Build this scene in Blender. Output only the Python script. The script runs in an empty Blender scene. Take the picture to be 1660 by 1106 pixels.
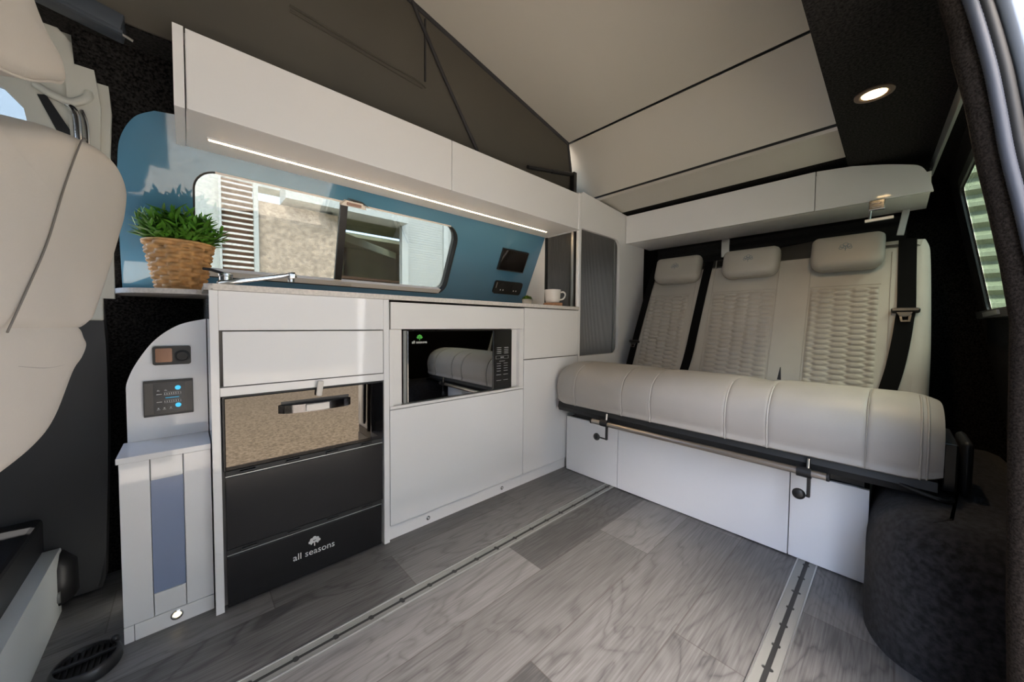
import bpy, bmesh, math, random
from mathutils import Vector, Matrix
random.seed(7)
PI = math.pi
S = bpy.context.scene
COL = S.collection

# ------------------------------------------------------------------ materials
def nodes(name):
    m = bpy.data.materials.new(name); m.use_nodes = True
    nt = m.node_tree
    return m, nt, nt.nodes['Principled BSDF'], nt.nodes['Material Output']

def mat(name, col, rough=.5, metal=0., coat=0., spec=.5, bump=None, sheen=0., emis=None, estr=0., vary=None, ior=1.5):
    """bump=(scale, strength, distance); vary=(scale, amount) mottles the colour"""
    m, nt, b, o = nodes(name)
    b.inputs['Base Color'].default_value = (*col, 1)
    b.inputs['Roughness'].default_value = rough
    b.inputs['Metallic'].default_value = metal
    b.inputs['Coat Weight'].default_value = coat
    b.inputs['Coat Roughness'].default_value = .03
    b.inputs['Specular IOR Level'].default_value = spec
    b.inputs['Sheen Weight'].default_value = sheen
    b.inputs['IOR'].default_value = ior
    if emis:
        b.inputs['Emission Color'].default_value = (*emis, 1)
        b.inputs['Emission Strength'].default_value = estr
    tc = None
    if bump or vary:
        tc = nt.nodes.new('ShaderNodeTexCoord')
    if bump:
        n = nt.nodes.new('ShaderNodeTexNoise'); n.inputs['Scale'].default_value = bump[0]
        n.inputs['Detail'].default_value = 4
        bp = nt.nodes.new('ShaderNodeBump'); bp.inputs['Strength'].default_value = bump[1]; bp.inputs['Distance'].default_value = bump[2]
        nt.links.new(tc.outputs['Object'], n.inputs['Vector'])
        nt.links.new(n.outputs['Fac'], bp.inputs['Height'])
        nt.links.new(bp.outputs['Normal'], b.inputs['Normal'])
    if vary:
        n = nt.nodes.new('ShaderNodeTexNoise'); n.inputs['Scale'].default_value = vary[0]; n.inputs['Detail'].default_value = 5
        r = nt.nodes.new('ShaderNodeValToRGB')
        a = vary[1]
        r.color_ramp.elements[0].position = .35; r.color_ramp.elements[1].position = .65
        r.color_ramp.elements[0].color = (*[c*(1-a) for c in col], 1)
        r.color_ramp.elements[1].color = (*[min(1, c*(1+a)) for c in col], 1)
        nt.links.new(tc.outputs['Object'], n.inputs['Vector'])
        nt.links.new(n.outputs['Fac'], r.inputs['Fac'])
        nt.links.new(r.outputs['Color'], b.inputs['Base Color'])
    return m

def glass_mat(name, tint, refl=1.):
    """thin tinted pane: see-through with a fresnel mirror on top"""
    m = bpy.data.materials.new(name); m.use_nodes = True
    nt = m.node_tree; nt.nodes.clear()
    o = nt.nodes.new('ShaderNodeOutputMaterial'); mx = nt.nodes.new('ShaderNodeMixShader')
    t = nt.nodes.new('ShaderNodeBsdfTransparent'); t.inputs['Color'].default_value = (*tint, 1)
    g = nt.nodes.new('ShaderNodeBsdfGlossy'); g.inputs['Roughness'].default_value = 0.
    f = nt.nodes.new('ShaderNodeFresnel'); f.inputs['IOR'].default_value = 1.55
    mu = nt.nodes.new('ShaderNodeMath'); mu.operation = 'MULTIPLY'; mu.inputs[1].default_value = refl
    nt.links.new(f.outputs[0], mu.inputs[0]); nt.links.new(mu.outputs[0], mx.inputs[0])
    nt.links.new(t.outputs[0], mx.inputs[1]); nt.links.new(g.outputs[0], mx.inputs[2])
    nt.links.new(mx.outputs[0], o.inputs[0])
    return m

WHITE = mat('gloss_white_laminate', (.86, .86, .87), .05, spec=.5)
WHITE2 = mat('satin_white_board', (.84, .83, .82), .28)
CARC = mat('shade_greyed_carcass', (.30, .28, .27), .6)  # white board greyed so the door gaps look shaded
EDGE = mat('white_edge_band', (.72, .71, .70), .4)
SHELFM = mat('pale_stone_laminate', (.70, .66, .61), .25, bump=(300, .05, .001), vary=(160, .08))
CREAM = mat('cream_leather', (.54, .495, .44), .5, bump=(260, .18, .0012), vary=(6, .04))
CREAM2 = mat('shade_darkened_quilting', (.315, .292, .263), .55, bump=(260, .18, .0012))  # quilting darkened in colour for the dimmer light on the backrest
BENCHL = mat('dimmed_seat_leather', (.40, .378, .352), .5, bump=(260, .18, .0012), vary=(6, .04))  # bench leather toned down to offset the stronger light on it
BENCHB = mat('shade_darkened_leather', (.335, .313, .283), .55, bump=(260, .18, .0012), vary=(6, .04))  # same bench leather, darker in place of shade on the backrest
SEAM = mat('pale_piping', (.52, .50, .47), .5)
GREIGE = mat('greige_trim_plastic', (.50, .495, .44), .5, bump=(700, .1, .0005))
CARPET = mat('black_lining_carpet', (.013, .012, .0115), 1., spec=.03, sheen=.04, bump=(900, .6, .003), vary=(170, .85))
CARPET2 = mat('charcoal_wheelarch_carpet', (.022, .022, .026), 1., spec=.1, sheen=.12, bump=(900, .6, .003), vary=(75, .5))
CANVAS = mat('grey_tent_canvas', (.080, .072, .058), .9, bump=(900, .1, .0006), vary=(3, .06))
def canvas_translucent():
    nt = CANVAS.node_tree; b = nt.nodes['Principled BSDF']; o = nt.nodes['Material Output']
    t = nt.nodes.new('ShaderNodeBsdfTranslucent'); t.inputs['Color'].default_value = (.50, .46, .40, 1)
    mx = nt.nodes.new('ShaderNodeMixShader'); mx.inputs[0].default_value = .12
    nt.links.new(b.outputs[0], mx.inputs[1]); nt.links.new(t.outputs[0], mx.inputs[2]); nt.links.new(mx.outputs[0], o.inputs['Surface'])
canvas_translucent()
CANVAS2 = mat('canvas_tape', (.035, .034, .036), .8)
CEIL = mat('cream_ceiling_board', (.58, .55, .49), .35, bump=(600, .04, .0004))
BLUE = mat('gloss_blue_acrylic', (.080, .210, .325), .05, coat=.3)
CHROME = mat('chrome', (.75, .75, .75), .12, 1.)
STEEL = mat('brushed_steel', (.55, .50, .45), .28, 1.)
ALU = mat('anodised_aluminium', (.52, .53, .53), .38, .9)
ALU2 = mat('grey_track_aluminium', (.27, .275, .265), .45, .5)
TAMB = mat('silver_tambour', (.12, .114, .105), .30, .6)
BLACK = mat('black_plastic', (.012, .012, .013), .38)
BLACKM = mat('matt_black_steel', (.016, .017, .018), .5)
DGREY = mat('dark_grey_trim', (.034, .035, .037), .6, bump=(800, .15, .0006))
RAILM = mat('blue_grey_rail', (.045, .055, .07), .45)
GLOSSBLK = mat('gloss_black_glass', (.006, .006, .007), .02, coat=.3)
DRAWERBLK = mat('black_drawer_front', (.007, .007, .0085), .20, spec=.45)
MIRROR = mat('bronze_mirror_glass', (.068, .060, .050), .015, 1.)
BLUEINS = mat('blue_grey_insert', (.25, .31, .47), .18, spec=.6)
BELT = mat('seat_belt_webbing', (.0055, .0055, .006), .8, spec=.15, bump=(1500, .2, .0004))
WINFR = mat('grey_window_frame', (.62, .60, .57), .4)
BODY = mat('grey_vehicle_paint', (.16, .18, .21), .3, coat=.5)
RUBBER = mat('ribbed_rubber_seal', (.045, .052, .07), .6)
WICKER = mat('honey_wicker', (.53, .30, .12), .55, vary=(45, .25))
SOIL = mat('dark_soil', (.02, .015, .01), 1.)
LEAF = mat('green_leaf', (.075, .22, .02), .45, vary=(30, .45))
MOSS = mat('small_plant_green', (.13, .22, .02), .6, vary=(80, .4))
CERAM = mat('white_ceramic', (.74, .70, .65), .25)
OAK = mat('oak_coaster', (.36, .16, .06), .5, vary=(60, .25))
MARK = mat('white_print', (.75, .75, .74), .5)
GREENM = mat('green_print', (.10, .55, .08), .5)
PALEM = mat('pale_blue_thread', (.15, .19, .215), .6)
CYAN = mat('lit_cyan_button', (.02, .3, .5), .4, emis=(.05, .5, .85), estr=.3)
PANELG = mat('grey_control_face', (.075, .068, .062), .35)
SCREEN = mat('dark_screen_glass', (.010, .009, .009), .05, coat=.3)
LEDW = mat('warm_led_strip', (.9, .8, .6), .5, emis=(1., .68, .36), estr=9.)
LAMPW = mat('warm_lamp_lens', (.9, .8, .6), .5, emis=(1., .66, .32), estr=6.)
SPOTW = mat('small_spot_lens', (.9, .85, .7), .5, emis=(1., .80, .5), estr=.7)
WINGLASS = glass_mat('tinted_window_glass', (.50, .52, .50), 1.6)
CLEARG = glass_mat('privacy_window_glass', (.45, .50, .45), .3)
CABG = glass_mat('cab_window_glass', (.42, .47, .52), .3)
BLIND = mat('black_pleated_blind', (.012, .012, .013), .7)
RUBBERB = mat('black_rubber', (.01, .01, .01), .6)
RED = mat('red_paint', (.5, .03, .02), .5)
YEL = mat('yellow_paint', (.6, .38, .02), .5)

def floor_mat():
    m, nt, b, o = nodes('grey_oak_planks')
    N = nt.nodes.new; L = nt.links.new
    tc = N('ShaderNodeTexCoord'); sp = N('ShaderNodeSeparateXYZ'); L(tc.outputs['Object'], sp.inputs[0])
    def M(op, a, b2=None, clamp=False):
        n = N('ShaderNodeMath'); n.operation = op
        for i, v in enumerate((a, b2)):
            if v is None: continue
            if isinstance(v, (int, float)): n.inputs[i].default_value = v
            else: L(v, n.inputs[i])
        return n.outputs[0]
    row_f = M('DIVIDE', M('SUBTRACT', sp.outputs['Y'], .366), .195)
    row = M('FLOOR', row_f); fy = M('FRACT', row_f)
    xx = M('DIVIDE', M('ADD', M('SUBTRACT', sp.outputs['X'], 1.505), M('MULTIPLY', row, .335)), .92)
    cx = M('FLOOR', xx); fx = M('FRACT', xx)
    comb = N('ShaderNodeCombineXYZ'); L(row, comb.inputs[0]); L(cx, comb.inputs[1])
    wn = N('ShaderNodeTexWhiteNoise'); wn.noise_dimensions = '2D'; L(comb.outputs[0], wn.inputs['Vector'])
    # grain coordinates: stretched along x, shifted per plank
    sh = N('ShaderNodeVectorMath'); sh.operation = 'SCALE'; L(wn.outputs['Color'], sh.inputs[0]); sh.inputs['Scale'].default_value = 7.
    mp = N('ShaderNodeMapping'); mp.inputs['Scale'].default_value = (1.7, 6.0, 1.); L(tc.outputs['Object'], mp.inputs[0])
    ad = N('ShaderNodeVectorMath'); ad.operation = 'ADD'; L(mp.outputs[0], ad.inputs[0]); L(sh.outputs[0], ad.inputs[1])
    n1 = N('ShaderNodeTexNoise'); n1.inputs['Scale'].default_value = 1.1; n1.inputs['Detail'].default_value = 3; n1.inputs['Distortion'].default_value = .6
    L(ad.outputs[0], n1.inputs['Vector'])
    # contour lines of the noise give the cathedral figure
    ring = M('FRACT', M('MULTIPLY', n1.outputs['Fac'], 11.))
    ringt = M('ABSOLUTE', M('SUBTRACT', ring, .5))
    mp2 = N('ShaderNodeMapping'); mp2.inputs['Scale'].default_value = (7., 210., 1.); L(tc.outputs['Object'], mp2.inputs[0])
    n2 = N('ShaderNodeTexNoise'); n2.inputs['Scale'].default_value = 1.; n2.inputs['Detail'].default_value = 5; L(mp2.outputs[0], n2.inputs['Vector'])
    mp3 = N('ShaderNodeMapping'); mp3.inputs['Scale'].default_value = (2.2, 9., 1.); L(ad.outputs[0], mp3.inputs[0])
    n3 = N('ShaderNodeTexNoise'); n3.inputs['Scale'].default_value = .8; n3.inputs['Detail'].default_value = 4; L(ad.outputs[0], n3.inputs['Vector'])
    tri = M('MULTIPLY', ringt, 2.)
    line = M('POWER', tri, 3.)
    mask = M('MULTIPLY', M('SUBTRACT', n3.outputs['Fac'], .25), 2.0)
    v = M('ADD', M('MULTIPLY', n2.outputs['Fac'], .60), M('MULTIPLY', n3.outputs['Fac'], .42))
    v = M('ADD', v, M('MULTIPLY', wn.outputs['Value'], .32))
    v = M('SUBTRACT', v, M('MULTIPLY', M('MULTIPLY', line, mask), .30))
    v = M('ADD', v, -.005)
    cr = N('ShaderNodeValToRGB'); L(v, cr.inputs[0])
    e = cr.color_ramp.elements
    e[0].position = .42; e[0].color = (.050, .050, .051, 1)
    e[1].position = .95; e[1].color = (.185, .184, .185, 1)
    k = cr.color_ramp.elements.new(.66); k.color = (.112, .111, .110, 1)
    # plank gaps
    gy = M('MINIMUM', fy, M('SUBTRACT', 1., fy)); gx = M('MINIMUM', fx, M('SUBTRACT', 1., fx))
    g = M('MAXIMUM', M('LESS_THAN', gy, .008), M('LESS_THAN', gx, .0016))
    mx = N('ShaderNodeMix'); mx.data_type = 'RGBA'
    L(M('MULTIPLY', g, .65), mx.inputs[0]); L(cr.outputs[0], mx.inputs[6]); mx.inputs[7].default_value = (.05, .045, .04, 1)
    L(mx.outputs[2], b.inputs['Base Color'])
    b.inputs['Roughness'].default_value = .42
    bp = N('ShaderNodeBump'); bp.inputs['Strength'].default_value = .12; bp.inputs['Distance'].default_value = .001
    L(n2.outputs['Fac'], bp.inputs['Height']); L(bp.outputs[0], b.inputs['Normal'])
    return m
FLOORM = floor_mat()
TARMAC = mat('tan_tarmac', (.36, .31, .245), .95, bump=(60, .6, .01), vary=(35, .35))
REFLGRAV = mat('reflected_gravel_wall', (.34, .29, .235), .95, vary=(14, .25), bump=(40, .5, .02))
SHEETW = mat('white_sheet_metal', (.36, .40, .40), .5)
SHEETG = mat('green_grey_sheet_metal', (.225, .245, .185), .55)
BAYD = mat('dim_workshop_wall', (.27, .29, .20), .8, vary=(1.5, .3))
BAYB = mat('brown_rack', (.26, .15, .10), .8)
REFLSLAT = mat('reflected_slat_white', (.55, .56, .54), .5)

# ------------------------------------------------------------------ object helpers
def tag(o, label=None, cat=None, group=None, kind=None):
    if label: o['label'] = label
    if cat: o['category'] = cat
    if group: o['group'] = group
    if kind: o['kind'] = kind
    return o
def thing(name, label, cat, loc=(0, 0, 0), group=None):
    o = bpy.data.objects.new(name, None); COL.objects.link(o); o.location = loc
    o.empty_display_size = .05
    return tag(o, label, cat, group)

class MB:
    def __init__(s): s.bm = bmesh.new()
    def box(s, x0, x1, y0, y1, z0, z1, r=0., seg=2):
        bm = s.bm
        vs = [bm.verts.new((x, y, z)) for x in (x0, x1) for y in (y0, y1) for z in (z0, z1)]
        q = [(0, 1, 3, 2), (4, 6, 7, 5), (0, 4, 5, 1), (2, 3, 7, 6), (0, 2, 6, 4), (1, 5, 7, 3)]
        fs = [bm.faces.new([vs[i] for i in f]) for f in q]
        if r > 0:
            es = list({e for f in fs for e in f.edges})
            bmesh.ops.bevel(bm, geom=es, offset=r, offset_type='OFFSET', segments=seg, profile=.5, affect='EDGES')
        return s
    def obox(s, c, ax, ay, az, hx, hy, hz, r=0.):
        """oriented box: centre, three unit axes, half sizes"""
        t = MB(); t.box(-hx, hx, -hy, hy, -hz, hz, r)
        ax, ay, az = Vector(ax), Vector(ay), Vector(az); c = Vector(c)
        for v in t.bm.verts: v.co = c + ax*v.co.x + ay*v.co.y + az*v.co.z
        return s.absorb(t)
    def absorb(s, t):
        me = bpy.data.meshes.new('tmp'); t.bm.to_mesh(me); t.bm.free(); s.bm.from_mesh(me); bpy.data.meshes.remove(me)
        return s
    def plate(s, outline, mp, w0, w1, holes=()):
        """2D outline (with holes) extruded from depth w0 to w1; mp(u,v,w)->xyz"""
        bm = s.bm
        loops = [list(outline)] + [list(h) for h in holes]
        if not holes:
            A = [bm.verts.new(mp(u, v, w0)) for u, v in outline]; B = [bm.verts.new(mp(u, v, w1)) for u, v in outline]
            bm.faces.new(A); bm.faces.new(B[::-1])
            n = len(A)
            for i in range(n): bm.faces.new((A[i], B[i], B[(i+1) % n], A[(i+1) % n]))
            return s
        t = bmesh.new(); idx = {}
        es = []
        for lp in loops:
            vs = [t.verts.new((u, v, 0)) for u, v in lp]
            for i in range(len(vs)): es.append(t.edges.new((vs[i], vs[(i+1) % len(vs)])))
        bmesh.ops.triangle_fill(t, use_beauty=True, use_dissolve=False, edges=es, normal=(0, 0, 1))
        t.verts.index_update()
        A = [bm.verts.new(mp(v.co.x, v.co.y, w0)) for v in t.verts]; B = [bm.verts.new(mp(v.co.x, v.co.y, w1)) for v in t.verts]
        for f in t.faces:
            ii = [v.index for v in f.verts]
            bm.faces.new([A[i] for i in ii]); bm.faces.new([B[i] for i in ii[::-1]])
        for e in t.edges:
            if len(e.link_faces) == 1:
                i, j = e.verts[0].index, e.verts[1].index
                bm.faces.new((A[i], A[j], B[j], B[i]))
        t.free()
        return s
    def pillow(s, outline, mp, thick, levels, scale=0.):
        """outline inset through levels [(inset, w)] then capped, back closed at -thick"""
        bm = s.bm; n = len(outline); prev = None
        rings = [(0., -thick)] + list(levels)
        first = None
        cu = sum(p[0] for p in outline)/n; cv = sum(p[1] for p in outline)/n
        for d, w in rings:
            if scale: pts = [(cu+(u-cu)*(1-d/scale), cv+(v-cv)*(1-d/scale)) for u, v in outline]
            else: pts = inset(outline, d)
            R = [bm.verts.new(mp(u, v, w)) for u, v in pts]
            if prev:
                for i in range(n): bm.faces.new((prev[i], prev[(i+1) % n], R[(i+1) % n], R[i]))
            else: first = R
            prev = R
        if scale:
            m = bm.verts.new(mp(cu, cv, rings[-1][1]))
            for i in range(n): bm.faces.new((prev[i], prev[(i+1) % n], m))
        else: bm.faces.new(prev)
        bm.faces.new(first[::-1])
        return s
    def tube(s, pts, r, n=10, cap=True, closed=False, flat=None):
        """sweep a circle (radius r or list) along pts; flat=(a,b) sweeps an ellipse a wide"""
        bm = s.bm; P = [Vector(p) for p in pts]; m = len(P); rings = []
        up = Vector((0, 0, 1)); N = None
        for i, p in enumerate(P):
            if closed: t = (P[(i+1) % m]-P[i-1]).normalized()
            else: t = (P[min(i+1, m-1)]-P[max(i-1, 0)]).normalized()
            if N is None:
                N = t.cross(up)
                if N.length < 1e-3: N = t.cross(Vector((1, 0, 0)))
                N.normalize()
            else:
                N = (N-t*N.dot(t)).normalized()
            B = t.cross(N)
            rr = r[i] if isinstance(r, (list, tuple)) else r
            rings.append([bm.verts.new(p+N*rr*math.cos(a)+B*rr*math.sin(a)) for a in [2*PI*k/n for k in range(n)]])
        rng = range(m if closed else m-1)
        for i in rng:
            A, Bq = rings[i], rings[(i+1) % m]
            for k in range(n): bm.faces.new((A[k], A[(k+1) % n], Bq[(k+1) % n], Bq[k]))
        if cap and not closed:
            bm.faces.new(rings[0][::-1]); bm.faces.new(rings[-1])
        return s
    def lathe(s, prof, c=(0, 0, 0), n=32, axis='z', cap0=True, cap1=True):
        """profile [(r,h)] about an axis through c"""
        bm = s.bm; c = Vector(c); rings = []
        def pt(r, h, a):
            ca, sa = math.cos(a)*r, math.sin(a)*r
            return c+Vector({'z': (ca, sa, h), 'y': (ca, h, sa), 'x': (h, ca, sa)}[axis])
        for r, h in prof: rings.append([bm.verts.new(pt(max(r, 1e-5), h, 2*PI*k/n)) for k in range(n)])
        for A, B in zip(rings, rings[1:]):
            for k in range(n): bm.faces.new((A[k], A[(k+1) % n], B[(k+1) % n], B[k]))
        if cap0: bm.faces.new(rings[0][::-1])
        if cap1: bm.faces.new(rings[-1])
        return s
    def grid(s, nu, nv, f, close_u=False):
        bm = s.bm
        V = [[bm.verts.new(f(i, j)) for j in range(nv)] for i in range(nu)]
        for i in range(nu if close_u else nu-1):
            for j in range(nv-1):
                bm.faces.new((V[i][j], V[(i+1) % nu][j], V[(i+1) % nu][j+1], V[i][j+1]))
        return s
    def build(s, name, m, parent=None, smooth=None, recalc=True):
        bm = s.bm
        if recalc: bmesh.ops.recalc_face_normals(bm, faces=bm.faces)
        me = bpy.data.meshes.new(name); bm.to_mesh(me); bm.free()
        me.materials.append(m)
        if smooth is not None:
            me.polygons.foreach_set('use_smooth', [True]*len(me.polygons))
            if smooth < 179: me.set_sharp_from_angle(angle=math.radians(smooth))
        o = bpy.data.objects.new(name, me); COL.objects.link(o)
        if parent is not None:
            o.parent = parent
            if parent.type == 'EMPTY': o.matrix_parent_inverse = Matrix.Translation(-parent.location)
        me.update()
        return o
def inset(pts, d):
    if abs(d) < 1e-9: return list(pts)
    n = len(pts); out = []
    A = sum(pts[i][0]*pts[(i+1) % n][1]-pts[(i+1) % n][0]*pts[i][1] for i in range(n))
    sg = 1 if A > 0 else -1
    for i in range(n):
        p0, p1, p2 = Vector(pts[i-1]), Vector(pts[i]), Vector(pts[(i+1) % n])
        a = (p1-p0); b = (p2-p1)
        if a.length < 1e-9: a = b
        if b.length < 1e-9: b = a
        na = Vector((-a.y, a.x)).normalized()*sg; nb = Vector((-b.y, b.x)).normalized()*sg
        k = na+nb
        k = k/max(.35, k.length_squared/2) if k.length > 1e-6 else na
        out.append(tuple(p1+k*d))
    return out
def rrect(u0, u1, v0, v1, r, n=6):
    if not isinstance(r, (tuple, list)): r = (r, r, r, r)   # corners: u0v0, u1v0, u1v1, u0v1
    out = []
    for (cu, cv, a0, q) in ((u0, v0, PI, r[0]), (u1, v0, 1.5*PI, r[1]), (u1, v1, 0, r[2]), (u0, v1, .5*PI, r[3])):
        if q <= 1e-6: out.append((cu, cv)); continue
        ou = cu+q if cu == u0 else cu-q; ov = cv+q if cv == v0 else cv-q
        for k in range(n+1):
            a = a0+.5*PI*k/n
            out.append((ou+q*math.cos(a), ov+q*math.sin(a)))
    return out
def spline(pts, k=6, closed=False):
    """Catmull-Rom through points"""
    P = [Vector(p) for p in pts]; n = len(P); out = []
    for i in range(n if closed else n-1):
        g = lambda j: P[j % n] if closed else P[max(0, min(n-1, j))]
        p0, p1, p2, p3 = g(i-1), g(i), g(i+1), g(i+2)
        for q in range(k):
            t = q/k
            out.append(.5*((2*p1)+(p2-p0)*t+(2*p0-5*p1+4*p2-p3)*t*t+(3*p1-p0-3*p2+p3)*t**3))
    if not closed: out.append(P[-1])
    return [tuple(v) for v in out]
XZ = lambda y: (lambda u, v, w: (u, y-w, v))     # plate facing -y; w grows towards the viewer side (-y)
YZ = lambda x: (lambda u, v, w: (x-w, u, v))     # plate facing -x
XY = lambda z: (lambda u, v, w: (u, v, z+w))

def text_mesh(txt, size, mp, thick=.0004, name='lettering', m=None, parent=None, space=1.):
    cu = bpy.data.curves.new('tmp_text', 'FONT'); cu.body = txt; cu.size = size; cu.extrude = thick; cu.space_character = space
    cu.align_x = 'CENTER'; cu.resolution_u = 3
    ob = bpy.data.objects.new('tmp_text', cu); COL.objects.link(ob)
    dg = bpy.context.evaluated_depsgraph_get(); dg.update()
    me = bpy.data.meshes.new_from_object(ob.evaluated_get(dg))
    bpy.data.objects.remove(ob); bpy.data.curves.remove(cu)
    t = MB(); t.bm.from_mesh(me); bpy.data.meshes.remove(me)
    for v in t.bm.verts: v.co = Vector(mp(v.co.x, v.co.y, v.co.z))
    return t
def bold(t): return t
def tree_logo(mb, mp, cu, cv, s, w=.0006):
    """little round-crowned tree emblem, s = height: lobed crown split by branch lines, and a trunk"""
    for (du, dv, r) in ((0, .72, .20), (-.27, .62, .17), (.27, .62, .17), (-.42, .40, .15), (.42, .40, .15), (-.17, .36, .13), (.17, .36, .13), (-.30, .20, .08), (.30, .20, .08)):
        pts = [(cu+s*(du+r*math.cos(a)), cv+s*(dv+r*math.sin(a))) for a in [2*PI*k/14 for k in range(14)]]
        mb.plate(pts, mp, 0, w)
    mb.plate([(cu-.05*s, cv-.1*s), (cu+.05*s, cv-.1*s), (cu+.04*s, cv+.45*s), (cu-.04*s, cv+.45*s)], mp, 0, w)
    return mb

# ================================================================== CAMERA
def camera():
    cx, cy = 830., 547.
    vx, vy = (1452., 531.), (304., 521.)
    f = math.sqrt(-((vx[0]-cx)*(vy[0]-cx)+(vx[1]-cy)*(vy[1]-cy)))
    X = Vector((vx[0]-cx, vx[1]-cy, f)).normalized(); Y = Vector((vy[0]-cx, vy[1]-cy, f)).normalized(); Z = X.cross(Y)
    right = Vector((X.x, Y.x, Z.x)); down = Vector((X.y, Y.y, Z.y)); fwd = Vector((X.z, Y.z, Z.z))
    up = -down; back = -fwd
    cam = bpy.data.cameras.new('camera'); o = bpy.data.objects.new('camera', cam); COL.objects.link(o)
    o.matrix_world = Matrix(((right.x, up.x, back.x, 0), (right.y, up.y, back.y, 0), (right.z, up.z, back.z, .80), (0, 0, 0, 1)))
    cam.sensor_width = 36.; cam.sensor_fit = 'HORIZONTAL'; cam.lens = f/1660*36
    cam.shift_y = -6/1660; cam.clip_start = .02
    S.camera = o
camera()

# ================================================================== SETTING
LEAN = .472                                       # kitchen-side wall leans in above the worktop
def splash_y(z): return 1.69-LEAN*(z-.9)
SLOPE_N = Vector((0, -1, -LEAN)).normalized()     # towards the room
def SP(u, v, w):                                  # (x, height, distance into the room)
    p = Vector((u, splash_y(v), v))+SLOPE_N*w
    return (p.x, p.y, p.z)

mb = MB(); mb.plate([(-1.6, -.02), (.98, -.02), (.98, -.40), (2.62, -.40), (2.62, 1.80), (-1.6, 1.80)], XY(-.06), 0., .06)
tag(mb.build('floor', FLOORM), kind='structure')

# kitchen-side wall of the vehicle with its window opening
WIN = rrect(.020, 1.030, .958, 1.285, (.05, .06, .075, .06), 8)
mb = MB()
hole = inset(WIN, -.012)
mb.plate([(-.20, .88), (2.62, .88), (2.62, 1.56), (-.20, 1.56)], SP, -.05, -.008, [hole])
mb.box(-.32, 2.62, 1.66, 1.80, -.06, .90)
tag(mb.build('wall_left', CARPET), kind='structure')
# cab side of the same wall, below and behind the driver's window
mb = MB(); mb.box(-1.6, -.32, 1.62, 1.75, -.06, .95)
mb.box(-1.6, -1.5, -.35, 1.75, -.06, 1.42)  # unseen cab front, raised across the windscreen to cut its light
mb.box(-1.6, -.32, 1.40, 1.62, 1.42, 1.60)
tag(mb.build('wall_front', DGREY), kind='structure')

# door-side wall: leans in a little, sliding-door opening left out, rear window cut
def RW(u, v, w):
    y = -.165-(1.37-v)*.173
    return (u, y+w, v)
mb = MB()
WIN2 = rrect(1.25, 2.36, .865, 1.375, .03, 4)
mb.plate([(1.02, -.06), (2.62, -.06), (2.62, 1.56), (1.02, 1.56)], RW, -.006, 0., [WIN2])
tag(mb.build('wall_right', CARPET), kind='structure')
mb = MB(); mb.plate([(-.47, -.06), (1.80, -.06), (1.80, 1.60), (-.13, 1.60), (-.168, 1.37), (-.252, .88), (-.30, .84)], YZ(2.63), 0., .02)
tag(mb.build('wall_rear', CARPET), kind='structure')

# carpet-lined fixed roof round the pop-top opening
mb = MB()
mb.plate([(-.30, -.16), (2.62, -.16), (2.62, .165), (-.30, .157)], XY(1.50), 0., .06)
mb.plate([(2.085, .165), (2.62, .165), (2.62, 1.60), (2.085, 1.60)], XY(1.535), 0., .05)
mb.plate([(-.34, 1.31), (2.085, 1.31), (2.085, 1.47), (-.34, 1.47)], XY(1.528), 0., .05)
mb.plate([(-1.6, -.16), (-.30, -.16), (-.30, 1.45), (-1.6, 1.45)], XY(1.58), 0., .05)
tag(mb.build('ceiling', CARPET), kind='structure')

# pop-top: sloping boards and end fascia
mb = MB()
def slab(mb, a, b, y0, y1, th=.03):
    (xa, za), (xb, zb) = a, b
    n = Vector((za-zb, 0, xb-xa)).normalized()*th
    if n.z < 0: n = -n
    mp = lambda u, v, w: (xa+(xb-xa)*u+n.x*w, v, za+(zb-za)*u+n.z*w)
    return mb.plate([(0, y0), (1, y0), (1, y1), (0, y1)], mp, 0., 1.)
slab(mb, (-.75, 2.334), (1.614, 1.833), -.02, 1.55)
o = tag(mb.build('ceiling_1', CEIL), kind='structure')
mb = MB(); slab(mb, (1.622, 1.826), (1.826, 1.571), -.02, 1.55)
tag(mb.build('ceiling_2', CEIL), kind='structure')
mb = MB(); slab(mb, (1.832, 1.560), (2.10, 1.532), -.02, 1.50)
mb.box(1.828, 1.845, -.02, 1.50, 1.546, 1.560)
tag(mb.build('ceiling_3', CEIL), kind='structure')
mb = MB()
slab(mb, (-.8, 2.36), (1.66, 1.85), -.06, 1.6, .03); slab(mb, (1.63, 1.865), (1.86, 1.59), -.06, 1.6, .03)
slab(mb, (1.845, 1.612), (2.15, 1.585), -.06, 1.6, .03)
mb.plate([(-.8, 2.39), (1.63, 1.88), (1.86, 1.62), (2.1, 1.60), (2.1, 1.52), (1.70, 1.52), (1.66, 1.85), (-.8, 2.36)], lambda u, v, w: (u, w, v), 1.54, 1.56)
tag(mb.build('trim_1', BLACKM), kind='structure')
mb = MB(); mb.box(1.829, 1.836, -.02, 1.50, 1.5605, 1.575)  # black strip added in place of shade in the gap between boards
tag(mb.build('trim_5', BLACKM), kind='structure')
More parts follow.
